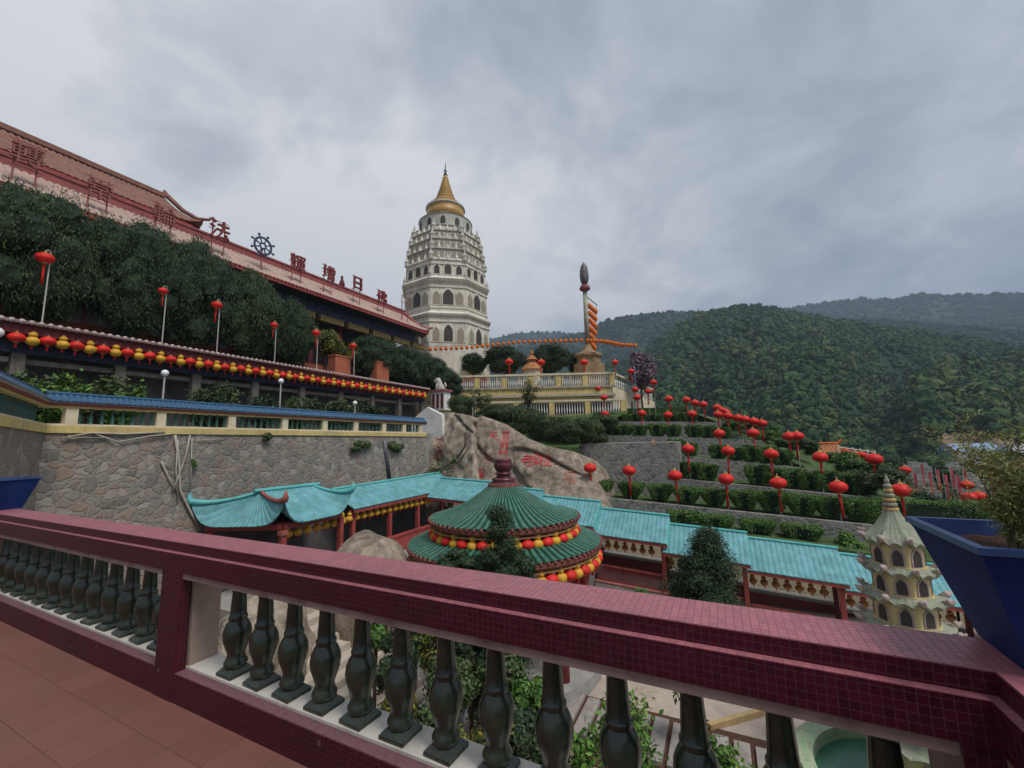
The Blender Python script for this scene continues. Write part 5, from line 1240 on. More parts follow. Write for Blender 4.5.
for (cx_, cy_), R_, mm_ in ((CL, RA, TEALD), (CN, RA, mat('rusty_red_ridge', (.32, .10, .08), .6)), (CRr, RB, TEALD)):
    pts = []
    for t_ in np.linspace(1, 0, 8):
        x = cx_+(R_[0]-cx_)*t_; y = cy_+(R_[1]-cy_)*t_; pts.append((x, y, ZE+(ZR-ZE)*t_**1.3+lf*(1-t_)**1.15+.04))
    ex = np.array([cx_, cy_])-np.array(R_[:2]); ex /= np.linalg.norm(ex)
    pts.append((cx_+ex[0]*.06, cy_+ex[1]*.06, ZE+lf+.14)); pts.append((cx_+ex[0]*.08, cy_+ex[1]*.08, ZE+lf+.42))
    obj('hip_ridge', MB().tube(pts, [.07, .07, .07, .07, .08, .09, .11, .14, .12, .02], 8), mm_, hp, True)
obj('soffit', MB().prism([(-18.9, 9.9), (-15.95, 11.25), (-15.95, 14.1), (-18.9, 14.1)], -1.5, -1.42), DKRED, hp)
obj('eave_beam', MB().obox((-15.9, 11.3), (-15.9, 14.1), .14, -1.72, -1.502).obox((-18.8, 9.95), (-15.98, 11.25), .14, -1.72, -1.502), RED, hp)
for x, y in ((-15.8, 11.2), (-15.9, 14.1), (-18.6, 10.05)): obj('post', MB().box(x-.1, x+.1, y-.1, y+.1, -4.25, -1.74), RED, hp)
obj('bracket', MB().box(-15.93, -15.65, 11.05, 11.33, -1.9, -1.742), MATS['rusty_red_ridge'], hp)
# back corridor in stepped sections
bc = thing('covered_corridor', 'red-posted corridor stepping downhill under seven bright teal roof sections', 'corridor', (-4, 22.6, -6.2))
SEG = [(-16.35, -12.48, -0.74), (-12.53, -9.39, -1.13), (-9.43, -6.14, -1.61), (-6.19, -2.71, -2.14), (-2.81, 0.6, -2.72), (0.52, 3.92, -3.11), (3.87, 7.93, -3.51), (7.84, 11.61, -3.92)]
YE, YR, YB = 20.95, 22.45, 22.72
for i, (x0, x1, zr) in enumerate(SEG):
    d2 = -.2; ze = zr-.98
    m = MB(); roof_face(m, (x0, YE, ze), (x1+.12, YE, ze+d2), (x0, YR, zr), (x1+.12, YR, zr+d2), .2, .022, 1.05, th=.05, nt_=4)
    roof_face(m, (x1+.12, YB+.1, zr-.25+d2), (x0, YB+.1, zr-.25), (x1+.12, YR, zr+d2), (x0, YR, zr), .29, .03, 1.05, th=.05, nt_=2)
    r = obj('roof', m, TEAL, bc)
    obj('ridge', MB().tube([(x0-.03, YR, zr+.05), (x1+.15, YR, zr+d2+.05)], .06, 8), TEALD, r)
    obj('fascia', MB().obox((x0, YE+.05), (x1+.12, YE+.05), .05, -.17, -.06, 0, ze, ze+d2).obox((x0, YE+.4), (x1+.1, YE+.4), .14, -.24, -.06, 0, ze, ze+d2), RED, r)
    obj('gable_end', MB().add([(x1+.1, YE+.05, ze+d2-.12), (x1+.1, YR, zr+d2-.08), (x1+.1, YB, zr+d2-.4), (x1+.1, YB, ze+d2-.12), (x1+.15, YE+.05, ze+d2-.12), (x1+.15, YR, zr+d2-.08), (x1+.15, YB, zr+d2-.4), (x1+.15, YB, ze+d2-.12)], [(0, 1, 2, 3), (7, 6, 5, 4), (0, 4, 5, 1), (1, 5, 6, 2), (2, 6, 7, 3), (3, 7, 4, 0)]), TEALD, r)
    zf = ze-2.35
    if x1 > -10:
        for xp in (x1-.12,): obj('post', MB().box(xp-.09, xp+.09, YE+.3, YE+.48, zf-.6, ze+d2-.25), RED, bc)
        obj('rear_post', MB().box(x1-.2, x1-.04, YB-.25, YB-.1, zf, zr+d2-.2), DKRED, bc)
        # railing: top bar, bottom bar, thin uprights
        m = MB().obox((x0+.1, YE+.42), (x1-.25, YE+.42), .08, .78, .86, 0, zf, zf+d2).obox((x0+.1, YE+.42), (x1-.25, YE+.42), .06, .12, .18, 0, zf, zf+d2)
        k = int((x1-x0)/.13)
        for q in range(k):
            x = x0+.2+(x1-x0-.55)*q/(k-1); zz = zf+d2*(x-x0)/(x1-x0); m.box(x-.018, x+.018, YE+.40, YE+.44, zz+.18, zz+.78)
        obj('railing', m, RED, bc)
        obj('low_wall', MB().obox((x0+.0, YE+.38), (x1, YE+.38), .3, -2.9 if False else -.75, .06, 0, zf, zf+d2).obox((x0, YE+.38), (x1, YE+.38), .38, .063, .1, 0, zf, zf+d2), mat('faded_red_wall', (.34, .14, .12), .8, dirt=(.13, .07, .06), dscale=1.5) if 'faded_red_wall' not in MATS else MATS['faded_red_wall'], bc)
        obj('back_wall', MB().obox((x0, 23.62), (x1, 23.62), .14, 1.0, 3.0, 0, zf, zf+d2), CREAM, bc)
        obj('bench_ledge', MB().obox((x0, 23.35), (x1, 23.35), .7, .85, .98, 0, zf, zf+d2), CONC, bc); obj('kick_wall', MB().obox((x0, 23.5), (x1, 23.5), .4, .0, .848, 0, zf, zf+d2), REDBAND, bc)
    obj('walkway', MB().obox((x0, 22.45), (x1, 22.45), 2.6, -1.5, 0, 0, zf, zf+d2), CONC, bc)
# gold lanterns under the corridor eaves; back shade put into their browner silk
cy_l = make_lantern('corridor_lantern', mat('brown_gold_silk', (.30, .12, .035), .6, var=.45, scale=5), .165, 'x', True, True, .4); fcl = family(cy_l); n_c = 0
for i, (x0, x1, zr) in enumerate(SEG[2:7]):
    k = int((x1-x0-.3)/.42)
    for q in range(k):
        x = x0+.25+.42*q; zz = zr-.98-.2*(x-x0)/(x1-x0)-.62
        lb = f'shade-browned gold lantern, {nth(q)} from left under the roof {["behind the round pavilion", "just right of the pavilion", "behind the juniper", "right of the juniper", "behind the small tower"][i]}'
        if n_c == 0: cy_l.location = (x, YE+.75, zz); cy_l['label'] = lb; cy_l['group'] = 'lanterns under the stepped corridor'
        else: dup(cy_l, (x, YE+.75, zz), rnd.uniform(0, 6), lb, 'lanterns under the stepped corridor', 1.0, fcl)
        n_c += 1
k = 0; y = 11.7
while y < 22.2:
    zz = -1.98 if y < 15.2 else -2.05
    xx = -16.2 if y < 14.6 else -16.75
    row_lantern('g', (xx, y, zz), f'gold lantern in the row under the left teal corridor eave, {nth(k)} from its near end', 'gold lanterns under the left corridor', 1.05); k += 1; y += .46

# ================================================================== ROUND PAVILION
px0, py0 = -7.53, 14.33
rp = thing('round_pavilion', 'round two-tiered pavilion with green tiled roofs and a maroon lotus finial', 'pavilion', (px0, py0, -6.2))
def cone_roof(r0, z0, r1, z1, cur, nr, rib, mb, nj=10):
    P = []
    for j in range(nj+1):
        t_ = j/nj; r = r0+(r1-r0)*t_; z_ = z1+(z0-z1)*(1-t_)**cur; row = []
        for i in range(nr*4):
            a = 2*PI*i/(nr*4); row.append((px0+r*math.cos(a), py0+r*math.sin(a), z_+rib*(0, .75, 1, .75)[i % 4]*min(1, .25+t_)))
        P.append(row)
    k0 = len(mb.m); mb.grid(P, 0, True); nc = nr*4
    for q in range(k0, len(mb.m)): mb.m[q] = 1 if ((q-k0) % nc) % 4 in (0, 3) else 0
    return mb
JADED = mat('green_tile_channel', (0.012, 0.05, 0.034), 0.5, var=0.4, scale=5)  # channels between the ribs: shade, with some dirt, painted as darker green
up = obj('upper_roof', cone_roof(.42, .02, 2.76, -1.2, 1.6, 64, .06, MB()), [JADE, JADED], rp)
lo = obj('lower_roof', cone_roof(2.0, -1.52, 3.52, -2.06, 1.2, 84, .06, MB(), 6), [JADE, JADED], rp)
FASC = mat('brown_tile_edge', (.19, .065, .05), .5, var=.4, scale=9)
for par, r, z_, nn_ in ((up, 2.76, -1.2, 72), (lo, 3.52, -2.06, 92)):
    m = MB().lathe([(r-.12, -.03), (r+.02, -.01), (r+.02, -.13), (r-.05, -.2), (r-.25, -.24), (r-.45, -.1)], 96, (px0, py0, z_))
    for i in range(nn_):
        a = 2*PI*(i+.5)/nn_; m.ball((px0+(r+.03)*math.cos(a), py0+(r+.03)*math.sin(a), z_+.0), .062, 6, 4)
    obj('eave_trim', m, FASC, par)
    obj('eave_band', MB().lathe([(r-.06, -.3), (r-.04, -.25), (r-.12, -.25)], 96, (px0, py0, z_)), mat('ochre_band', (.42, .27, .12), .6, var=.4, scale=12) if 'ochre_band' not in MATS else MATS['ochre_band'], par)
obj('drum', MB().lathe([(2.05, -1.75), (2.05, -1.25)], 48, (px0, py0, 0)), DKRED, rp, True)
obj('ceiling', MB().lathe([(0.01, -2.3), (3.1, -2.3), (3.1, -2.2), (.01, -2.15)], 48, (px0, py0, 0)), DKRED, rp)
obj('floor', MB().lathe([(3.4, -6.19), (3.4, -5.8), (.01, -5.79)], 48, (px0, py0, 0)), CONC, rp)
for i in range(10):
    a = 2*PI*(i+.3)/10; obj('column', MB().lathe([(.17, -5.8), (.17, -2.3)], 12, (px0+2.9*math.cos(a), py0+2.9*math.sin(a), 0)), RED, rp, True)
fin = [(.50, -.06), (.52, .02), (.42, .06), (.46, .10), (.44, .17), (.30, .20), (.26, .26), (.30, .32), (.36, .34), (.30, .37), (.24, .40), (.30, .47), (.37, .60), (.37, .70), (.30, .82), (.33, .86), (.24, .90), (.05, .93)]
obj('finial', MB().lathe(fin, 20, (px0, py0, 0)), mat('maroon_glaze', (.10, .022, .03), .35, spec=.5), rp, True)
obj('finial_base', MB().lathe([(.62, -.12), (.60, -.02), (.525, .0)], 24, (px0, py0, 0)), FASC, rp)
va = math.atan2(-py0, -px0)
for ring, r, z_, nn_, nm in ((0, 2.6, -1.70, 46, 'upper'), (1, 3.36, -2.58, 60, 'lower')):
    k = 0; st = 2*PI/nn_
    for i in range(-nn_//3, nn_//3+1):
        a = va-i*st*-1.0; kind = 'g' if i % 2 else 'r'
        row_lantern(kind, (px0+r*math.cos(a), py0+r*math.sin(a), z_), f'{"gold" if kind=="g" else "red"} lantern on the {nm} ring of the round pavilion, {nth(k)} from the left', f'lanterns on the {nm} pavilion ring', 1.12)
        k += 1
# dark hanging pipes by the pavilion eave, boulder
g = np.random.default_rng(5); m = MB(); m.ball((-10.9, 11.0, -3.6), 1.0, 32, 22, (1.55, 1.4, 2.2), nz=.13, seed=4)
tag(obj('boulder', m, ROCK, None, True), 'rounded tan boulder between the stone wall corridor and the round pavilion', 'rock')

# ================================================================== HILLSIDE: walls, hedges, lanterns on poles
def stone_wall(i, x0, x1, y, zb, label, lip=.0, dz=.0):
    m = MB(); terr_block(m, i, x0, x1, y, y+.32, zb, .05+dz)
    return tag(obj('stone_wall', m, GREYST), label, 'wall')
stone_wall(1, -7.2, 12.0, 26.5, -7, 'lowest grey stone terrace wall behind the teal corridor roofs')
m = MB(); v = []
stone_wall(2, -2.6, 9.5, 29.9, -4, 'second grey stone terrace wall between the two lowest hedge rows')
m = MB().box(-9.5, -2.62, 29.6, 33.2, -4, 1.2)
tag(obj('stone_wall', m, GREYST), 'high grey stone wall right of the granite dome', 'wall')
stone_wall(3, -2.6, 6.0, 33.9, -4, 'third grey stone terrace wall right of the high stone wall')
stone_wall(4, -9.4, 3.0, 38.9, -2, 'fourth grey stone terrace wall up the hillside')
stone_wall(5, -9.4, 1.0, 43.9, 0, 'topmost grey stone terrace wall below the yellow platform')
tag(obj('stone_wall', MB().box(-12.4, 12.6, 23.78, 23.98, -7, -3.95), CONC), 'grey concrete wall at the back of the stepped corridor', 'wall')
def hedge_mb(wx, wy, h, taper, leaf, n, seed):
    """clipped hedge, narrower at the foot: solid core with a skin of small leaves"""
    g = np.random.default_rng(seed); mb = MB(); P, Nn = [], []
    def surf(u, v, w):  # u,v in -1..1, w 0..1
        k = taper+(1-taper)*min(1, w*1.05)**.75; return np.array([u*wx/2*k, v*wy/2*k, .12+w*(h-.12)])
    rows = []
    for w in (0, .3, .6, .9, 1.0):
        q = []; k = .9 if w < 1 else .75
        for a in np.linspace(0, 2*PI, 25)[:-1]:
            c, s_ = math.cos(a), math.sin(a); e_ = .28
            u, v = math.copysign(abs(c)**e_, c), math.copysign(abs(s_)**e_, s_)
            p = surf(u, v, w)*np.array([k, k, .97]); p *= 1+.05*noise.noise(Vector(p*1.5)+Vector((seed, 0, 0))); q.append(p)
        rows.append(q)
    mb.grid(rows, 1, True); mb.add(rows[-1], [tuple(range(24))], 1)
    for _ in range(n):
        if g.random() < .38:
            u, v = g.uniform(-1, 1, 2); p = surf(u*.97, v*.97, 1.0); nn_ = (0, 0, 1)
        else:
            a = g.uniform(0, 2*PI); c, s_ = math.cos(a), math.sin(a); u, v = math.copysign(abs(c)**.28, c), math.copysign(abs(s_)**.28, s_)
            p = surf(u, v, g.random()**.8); nn_ = (c, s_, .3)
        d = noise.noise(Vector(p*1.8)+Vector((seed*2, 0, 0))); P.append(p+np.array(nn_)*(.03+.10*d+.05*g.normal())); Nn.append(nn_)
    mb.leaves(P, Nn, leaf, .6, .55, g=g); return mb
def hedge(label, x, y, zb, wx, wy, h, taper, seed, group, rot=0, leaf=.075, dens=900, m=LF_HEDGE):
    n = int(dens*(wx*wy+2*(wx+wy)*h)); mbh = hedge_mb(wx, wy, h, taper, leaf, min(n, 16000), seed)
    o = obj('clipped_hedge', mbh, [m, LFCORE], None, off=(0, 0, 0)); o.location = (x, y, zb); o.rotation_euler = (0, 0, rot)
    return tag(o, label, 'hedge', group)
for i, px in enumerate((604, 632, 661, 688, 714, 744, 772, 801, 829, 856)):
    p = atY(px, 500, 27.5); x = p[0]
    hedge(f'bowl-shaped clipped hedge in the lowest row on the stone wall, {nth(i)} from the left', x, 27.5, hz(1, x)-.02, (1.0, 1.45, 1.4, 1.42, 1.42, 1.5, 1.5, 1.45, 1.4, 1.35)[i], 1.3, (1.1, 1.15, 1.2, 1.15, 1.2, 1.25, 1.35, 1.3, 1.3, 1.3)[i]*.80, .38, 200+i, 'lowest row of clipped hedges', rnd.uniform(-.05, .05))
hedge('long clipped hedge closing the lowest row behind the small tower', 8.5, 27.6, hz(1, 8.5), 5.6, 1.3, 1.2, .9, 220, None)
for i, (px, w) in enumerate(((683, 1.5), (716, 1.6), (757, 1.5), (800, 1.6))):
    p = atY(px, 520, 25.4); hedge(f'low rounded hedge at the wall foot above the teal roofs, {nth(i)} from the left', p[0], 25.4, hz(0, p[0])-.05, w, 1.0, .62, .75, 230+i, 'low hedges behind the teal roofs', leaf=.075)
p = atY(850, 545, 25.2); bush('round_bush', 'round bright green bush above the teal roof beside the small tower', p, (.75, .7, .65), 900, .11, LF_BRIGHT, 236)
def hrow(i, y, items, lab, grp, h=1.1, seed=0):
    for k, (px, w) in enumerate(items):
        p = atY(px, 470, y); hedge(f'clipped hedge {lab}, {nth(k)} from the left', p[0], y, hz(i, p[0])-.03, w, 1.3, h*rnd.uniform(.88, 1.12), .55, seed+k, grp, rnd.uniform(-.06, .06), leaf=.1, dens=520)
hrow(2, 31.2, ((681, 1.15), (694, 1.05), (708, 1.15), (757, 1.35), (775, 1.25), (792, 1.35), (809, 1.25), (827, 1.3), (844, 1.25), (861, 1.25)), 'in the second row from the bottom', 'second hedge row', 1.05, 240)
hrow(3, 35.2, ((678, 1.2), (692, 1.1), (720, 1.2), (738, 1.3), (753, 1.25), (768, 1.3), (783, 1.25)), 'in the third row from the bottom', 'third hedge row', 1.05, 250)
hrow(4, 40.2, ((611, 1.5), (627, 1.35), (642, 1.35), (660, 1.4), (676, 1.4), (697, 1.3), (711, 1.3), (726, 1.3)), 'in the fourth row from the bottom', 'fourth hedge row', 1.0, 262)
hrow(5, 45.2, ((606, 1.8), (622, 1.6), (640, 1.6), (657, 1.6), (676, 1.6), (694, 1.6)), 'in the top row below the yellow platform', 'top hedge row', .9, 275)
for k, (px, py, y) in enumerate(((735, 424, 44), (752, 429, 43), (768, 433, 42), (787, 440, 40), (806, 447, 38), (842, 461, 34.5), (866, 470, 32), (884, 478, 30))):
    p = atY(px, py, y); bush('shoulder_bush', f'bushy green shrub on the outer shoulder of the terraces, {nth(k)} from the left', p, (1.3, 1.2, .8), 1500, .12, (LF_HEDGE, LF_IVY, LF_BRIGHT)[k % 3], 520+k, 'shrubs on the terrace shoulder')
ROWS = [('above the lowest hedge row', 26.9, 1, .98, ((590, 468), (629, 470.5), (675, 475.5), (726, 479), (778, 483), (838, 487), (901, 490))),
        ('above the second hedge row', 30.6, 2, .98, ((653.5, 446), (688, 449), (728, 451), (771, 454), (820, 457), (874, 459))),
        ('on the third terrace', 34.8, 3, .98, ((719, 433.5), (753, 433), (789, 436.5), (797, 436))),
        ('on the fourth terrace', 40, 4, .95, ((605, 414), (642, 413.5), (668, 415), (692, 414), (718, 414.5), (728, 416), (738, 418), (745, 419.5), (754, 421.5), (762, 423.5))),
        ('on the top terrace', 45, 5, .95, ((604, 397.5), (637, 397.5), (669, 399), (686.5, 400), (695, 403), (703.5, 404.5), (717, 407.5), (721, 410), (726, 412))),
        ('by the yellow platform edge', 49, 5, .95, ((598, 388.5), (635, 389.5), (648, 391.5), (653.5, 382.5), (631, 371.5), (615, 362.5)))]
for nm, y, ti, sc_, pts in ROWS:
    for k, (px, py) in enumerate(sorted(pts)):
        p = atY(px, py, y); gz_ = hz(ti, p[0]) if p[0] < TERR[ti][2] else hz(ti, TERR[ti][2])-2
        gz_ = min(gz_, p[2]-1.2)
        pole_lantern(p, f'red silk lantern on a pole {nm}, {nth(k)} from the left', f'thin lantern pole standing {nm}, {nth(k)} from the left', 'red lanterns on the hillside', 'lantern poles on the hillside', sc_, ground=gz_)
for k, (px, py) in enumerate(((509, 362), (541, 362.5), (584, 362.5))):
    p = atF(px, py, 50.5); pole_lantern(p, f'red lantern on a pole along the platform balustrade, {nth(k)} from the left', f'thin lantern pole along the platform balustrade, {nth(k)} from the left', 'lanterns on the platform', 'lantern poles on the platform', 1.2, ground=ZM)
for k, (px, py, f) in enumerate(((846, 452, 33), (855, 454, 34), (862, 455, 35), (905, 470, 30), (967, 485, 27), (969, 497, 25), (979, 496, 25))):
    p = atF(px, py, f); pole_lantern(p, ['left lantern of the red cluster beside the white fence', 'middle lantern of the red cluster beside the white fence', 'right lantern of the red cluster beside the white fence', 'red lantern before the grey stone slabs behind the tower', 'upper red lantern among the pink banners on the right', 'lower left red lantern among plants behind the blue planter', 'lower right red lantern among plants behind the blue planter'][k],
        f'thin lantern pole at the right shoulder of the hillside, {nth(k)} from the left', 'red lanterns at the right shoulder', 'lantern poles at the right shoulder', .85)
# orange-roofed little shrine and white fence at the shoulder
p = atF(824, 452, 40); t = thing('orange_shrine', 'small shrine with an upturned bright orange roof behind the hedges', 'shrine', (p[0], p[1], p[2]-1.6))
obj('body', MB().box(p[0]-1.1, p[0]+1.1, p[1]-.6, p[1]+.6, p[2]-1.6, p[2]-.1), CREAM, t)
m = MB(); roof_face(m, (p[0]-1.6, p[1]-.9, p[2]-.1), (p[0]+1.6, p[1]-.9, p[2]-.1), (p[0]-1.2, p[1], p[2]+.75), (p[0]+1.2, p[1], p[2]+.75), .25, .05, 1.3, (.35, .35), .06, 6)
roof_face(m, (p[0]+1.6, p[1]+.9, p[2]-.1), (p[0]-1.6, p[1]+.9, p[2]-.1), (p[0]+1.2, p[1], p[2]+.75), (p[0]-1.2, p[1], p[2]+.75), .25, .05, 1.3, (.35, .35), .06, 6)
obj('roof', m, MATS['dull_orange'], t); obj('roof_crest', MB().tube([(p[0]-1.5, p[1], p[2]+1.15), (p[0]-1.1, p[1], p[2]+.82), (p[0], p[1], p[2]+.86), (p[0]+1.1, p[1], p[2]+.82), (p[0]+1.5, p[1], p[2]+1.15)], .1, 6), ORANGE, t)
t = thing('fence', 'slim white rail fence behind the red lantern cluster', 'fence', atF(857, 455, 37)); q0, q1 = atF(838, 447, 37), atF(875, 452, 37); m = MB()
for dz in (0, -.45): m.tube([q0+np.array([0, 0, dz]), q1+np.array([0, 0, dz])], .035, 5)
obj('rails', m, WHITE, t)
for u in np.linspace(0, 1, 6):
    q = q0+(q1-q0)*u; obj('post', MB().tube([q+np.array([0, 0, .15]), q-np.array([0, 0, 1.2])], .045, 5), WHITE, t)
# pink-red vertical banners
for k, (px, py, f) in enumerate(((914, 485, 34), (921, 474, 44), (929, 484, 36), (937, 480, 40), (945, 487, 34), (951, 478, 42), (957, 488, 34), (964, 480, 40), (990, 486, 36), (1000, 484, 34), (1009, 489, 34), (906, 490, 34))):
    p = atF(px, py, f); t = thing('banner', f'narrow pink red banner on a pole beyond the hedges, {nth(k)} from the left' if k < 11 else 'narrow pink red banner on a pole just right of the small tower spire', 'banner', (p[0], p[1], p[2]-1.9), 'pink red banners on the right')
    obj('pole', MB().tube([(p[0], p[1], p[2]-1.9), (p[0], p[1], p[2]+1.15)], .03, 5), POLE, t)
    P = [[(p[0]+.05+u*.2, p[1]+.04*math.sin(v*5+u*3+k), p[2]+1.0-2.1*v) for u in np.linspace(0, 1, 4)] for v in np.linspace(0, 1, 10)]
    m = MB().grid(P); P2 = [[(a, b+.012, c) for a, b, c in r[::-1]] for r in P]; m.grid(P2); obj('cloth', m, PINKBAN, t, True)
# grey terraced slabs (graves/houses) lower down and far roofs
g = random.Random(4)
for k in range(16):
    px = 893+g.uniform(0, 125); py = 462+g.uniform(0, 30); f = 62-(py-462)*.7; p = atF(px, py, f); w = g.uniform(1.2, 2.4)
    t = thing('stone_monument', f'pale grey stone monument on the slope behind the pink banners, one of a scattered group', 'monument', (p[0], p[1], p[2]-3), 'grey monuments on the slope')
    obj('plinth', MB().box(p[0]-w/2, p[0]+w/2, p[1]-.5, p[1]+.5, p[2]-3, p[2]-.2), CONC, t)
    obj('headstone', MB().prism([(p[0]-w*.3, p[1]-.15), (p[0]+w*.3, p[1]-.15), (p[0]+w*.3, p[1]+.15), (p[0]-w*.3, p[1]+.15)], p[2]-.197, p[2]+.35), MATS['grey_concrete'], t)
for k, (px, py, f) in enumerate(((893, 476, 46), (912, 466, 64), (942, 470, 60), (975, 474, 56), (1005, 474, 52), (920, 498, 30), (985, 505, 29), (1012, 505, 29), (850, 470, 34), (830, 468, 36), (884, 488, 30), (890, 462, 75), (930, 464, 90), (960, 466, 80), (870, 458, 70))):
    p = atF(px, py, f); s_ = f*.02+.35
    bush('slope_bush', f'leafy bush on the right slope beyond the hedges, {nth(k)} of fifteen scattered there', p-np.array([0, 0, s_*.3]), (s_*1.5, s_*1.3, s_), 900, f*.004+.06, (LF_HEDGE, LF_IVY, LF_DARK)[k % 3], 300+k, 'bushes on the right slope')
for k, (a, b) in enumerate(SHEDS):
    t = thing('long_shed', ['long low shed with a pale blue roof at the foot of the forest', 'pale grey roofed shed at the right edge at the forest foot'][k], 'shed', ((a[0]+b[0])/2, (a[1]+b[1])/2, a[2]-6))
    dv = (b-a)[:2]; dv /= np.linalg.norm(dv); nv = np.array([-dv[1], dv[0]])
    obj('wall', MB().obox(a+np.array([0, 0, 0]), b, 7, a[2]-6, a[2]-1.0), CONC, t)
    obj('roof', MB().add([(*(a[:2]-nv*4), a[2]-1.4), (*(b[:2]-nv*4), a[2]-1.4), (*b[:2], a[2]+1.4), (*a[:2], a[2]+1.4), (*(b[:2]+nv*4), a[2]-1.4), (*(a[:2]+nv*4), a[2]-1.4)], [(0, 1, 2, 3), (3, 2, 4, 5), (0, 3, 5), (1, 4, 2), (0, 5, 4, 1)]), mat(f'shed_roof_{["blue","grey"][k]}', ((.20, .29, .42), (.40, .43, .48))[k], .5), t)

# ================================================================== JUNIPERS, SHRUBS, STAIRS and POND in the courtyard
def juniper(name, label, base, top, w, n, seed, lm=LF_JUN, pads=16, leaf=.1):
    g = np.random.default_rng(seed); b = np.array(base, float); tp = np.array(top, float); H_ = tp[2]-b[2]
    t = thing(name, label, 'tree', base); m = MB(); m.tube([b-np.array([0, 0, .3]), b+(tp-b)*.4+np.array([.12, .05, 0]), b+(tp-b)*.75+np.array([-.08, 0, 0]), tp], [.13, .1, .06, .02], 8)
    mb = MB()
    for k in range(pads):
        u = .12+.88*k/(pads-1); a = k*2.4+g.uniform(-.4, .4); rr_ = w*(1-u)**.75*g.uniform(.5, 1.0)+.05
        c = b+(tp-b)*u+np.array([math.cos(a)*rr_, math.sin(a)*rr_, 0]); m.tube([b+(tp-b)*(u*.9), (b+(tp-b)*u+c)/2, c], [.04, .03, .015], 5)
        s_ = (.34+.42*(1-u))*w*g.uniform(.7, 1.1)
        P, Nn = shell(c, 1, n//pads, g, (s_, s_, s_*.75), -.9, .35); Nn = Nn*.5+np.array([0, 0, .9]); mb.leaves(P, Nn, leaf, .32, .6, g=g)
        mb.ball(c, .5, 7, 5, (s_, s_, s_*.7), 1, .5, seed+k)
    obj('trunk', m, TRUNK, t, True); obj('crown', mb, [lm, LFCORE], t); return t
juniper('juniper_tree', 'dark green juniper rising before the round pavilion', (*atF(497, 600, 10.6)[:2], -6.0), atF(499, 512, 10.6), .95, 22000, 401, pads=26, leaf=.085)
c = atF(465, 562, 10.8); bush('juniper_bush', 'dark spreading juniper bush left of the pointed juniper', c, (.95, .6, .42), 5200, .075, LF_JUN, 402)
c = atF(519, 566, 10.9); bush('juniper_bush', 'dark spreading juniper bush right of the pointed juniper', c, (.5, .45, .5), 3200, .075, LF_JUN, 403)
juniper('juniper_tree', 'dark clumped juniper before the stepped teal corridor', (*atF(704, 640, 15.5)[:2], -6.0), atF(708, 533, 15.5), 1.55, 26000, 404, pads=28, leaf=.11)
c = atF(640, 600, 15.4); bush('green_bush', 'small green bush at the left foot of the clumped juniper', c, (.4, .4, .45), 500, .13, LF_HEDGE, 405)
# stairs
st = thing('stone_stair', 'pale stone stair climbing beside the boulder, seen between the balusters', 'stairs', (-9.6, 8.2, -6.2))
m = MB()
for k in range(14): m.box(-7.2-.4*(k+1), -7.2-.4*k, 7.6, 10.6, -6.19, -5.85+.2*k)
obj('steps', m, mat('pale_step', (.46, .40, .33), .85, dirt=(.26, .22, .18), dscale=1.5), st)
obj('side_wall', MB().add([(-7.0, 10.63, -6.19), (-12.8, 10.63, -6.19), (-12.8, 10.63, -2.9), (-7.0, 10.63, -5.4), (-7.0, 10.85, -6.19), (-12.8, 10.85, -6.19), (-12.8, 10.85, -2.9), (-7.0, 10.85, -5.4)], [(0, 1, 2, 3), (7, 6, 5, 4), (0, 3, 7, 4), (1, 5, 6, 2), (2, 6, 7, 3), (0, 4, 5, 1)]), WHITE, st)
fc = thing('garden_fence', 'white garden fence with red uprights beside the stone stair', 'fence', (-6.5, 9, -6.2))
for k in range(5): obj('post', MB().box(-7.3+.02, -7.12, 7.4+.65*k, 7.56+.65*k, -6.19, -5.1), WHITE, fc)
obj('rail', MB().box(-7.33, -7.09, 7.2, 10.4, -5.098, -4.95).box(-7.3, -7.12, 7.2, 10.4, -6.05, -5.95), WHITE, fc)
for k in range(8): obj('upright', MB().lathe([(.05, -5.94), (.07, -5.6), (.05, -5.1)], 8, (-7.21, 7.4+.36*k+.22, 0)), RED, fc)
m = MB(); m.ball(atF(262, 655, 11.2), 1.0, 30, 20, (1.3, 1.2, 1.4), nz=.3, seed=21)
tag(obj('boulder', m, ROCKW, None, True), 'pale rough boulder below the terrace, seen between the balusters beside the post', 'rock')
struct('path_bed', MB().box(-6, 2.4, 10.7, 13.3, -6.199, -6.17), SOIL)
# slab path
for k in range(16):
    x = -5.6+.48*k; zz = -6.198
    tag(obj('path_slab', MB().box(x, x+.36, 11.6-.05*k+.1*math.sin(k), 13.2-.03*k, -6.18, -6.08+.008*math.sin(k*2)), SLAB), f'grey slab of the garden path seen between the balusters, {nth(k)} from the left', 'paving slab', 'grey path slabs')
m = MB(); cpts = [(-6.5, 11.2, -6.0), (-5, 10.9, -6.0), (-3.6, 10.2, -6.0), (-2.4, 9.2, -6.0), (-1.8, 8.0, -6.0)]
for a, b in zip(cpts[:-1], cpts[1:]): m.obox(a, b, .5, -6.19, -5.85)
tag(obj('garden_kerb', m, PAVE), 'curving pale kerb beside the grey slab path', 'kerb')
tag(obj('garden_kerb', MB().obox((-.9, 13.2), (1.6, 15.6), .14, -6.19, -6.05), mat('ochre_kerb', (.42, .29, .14), .8)), 'straight ochre kerb edging the pale yard near the pond', 'kerb')
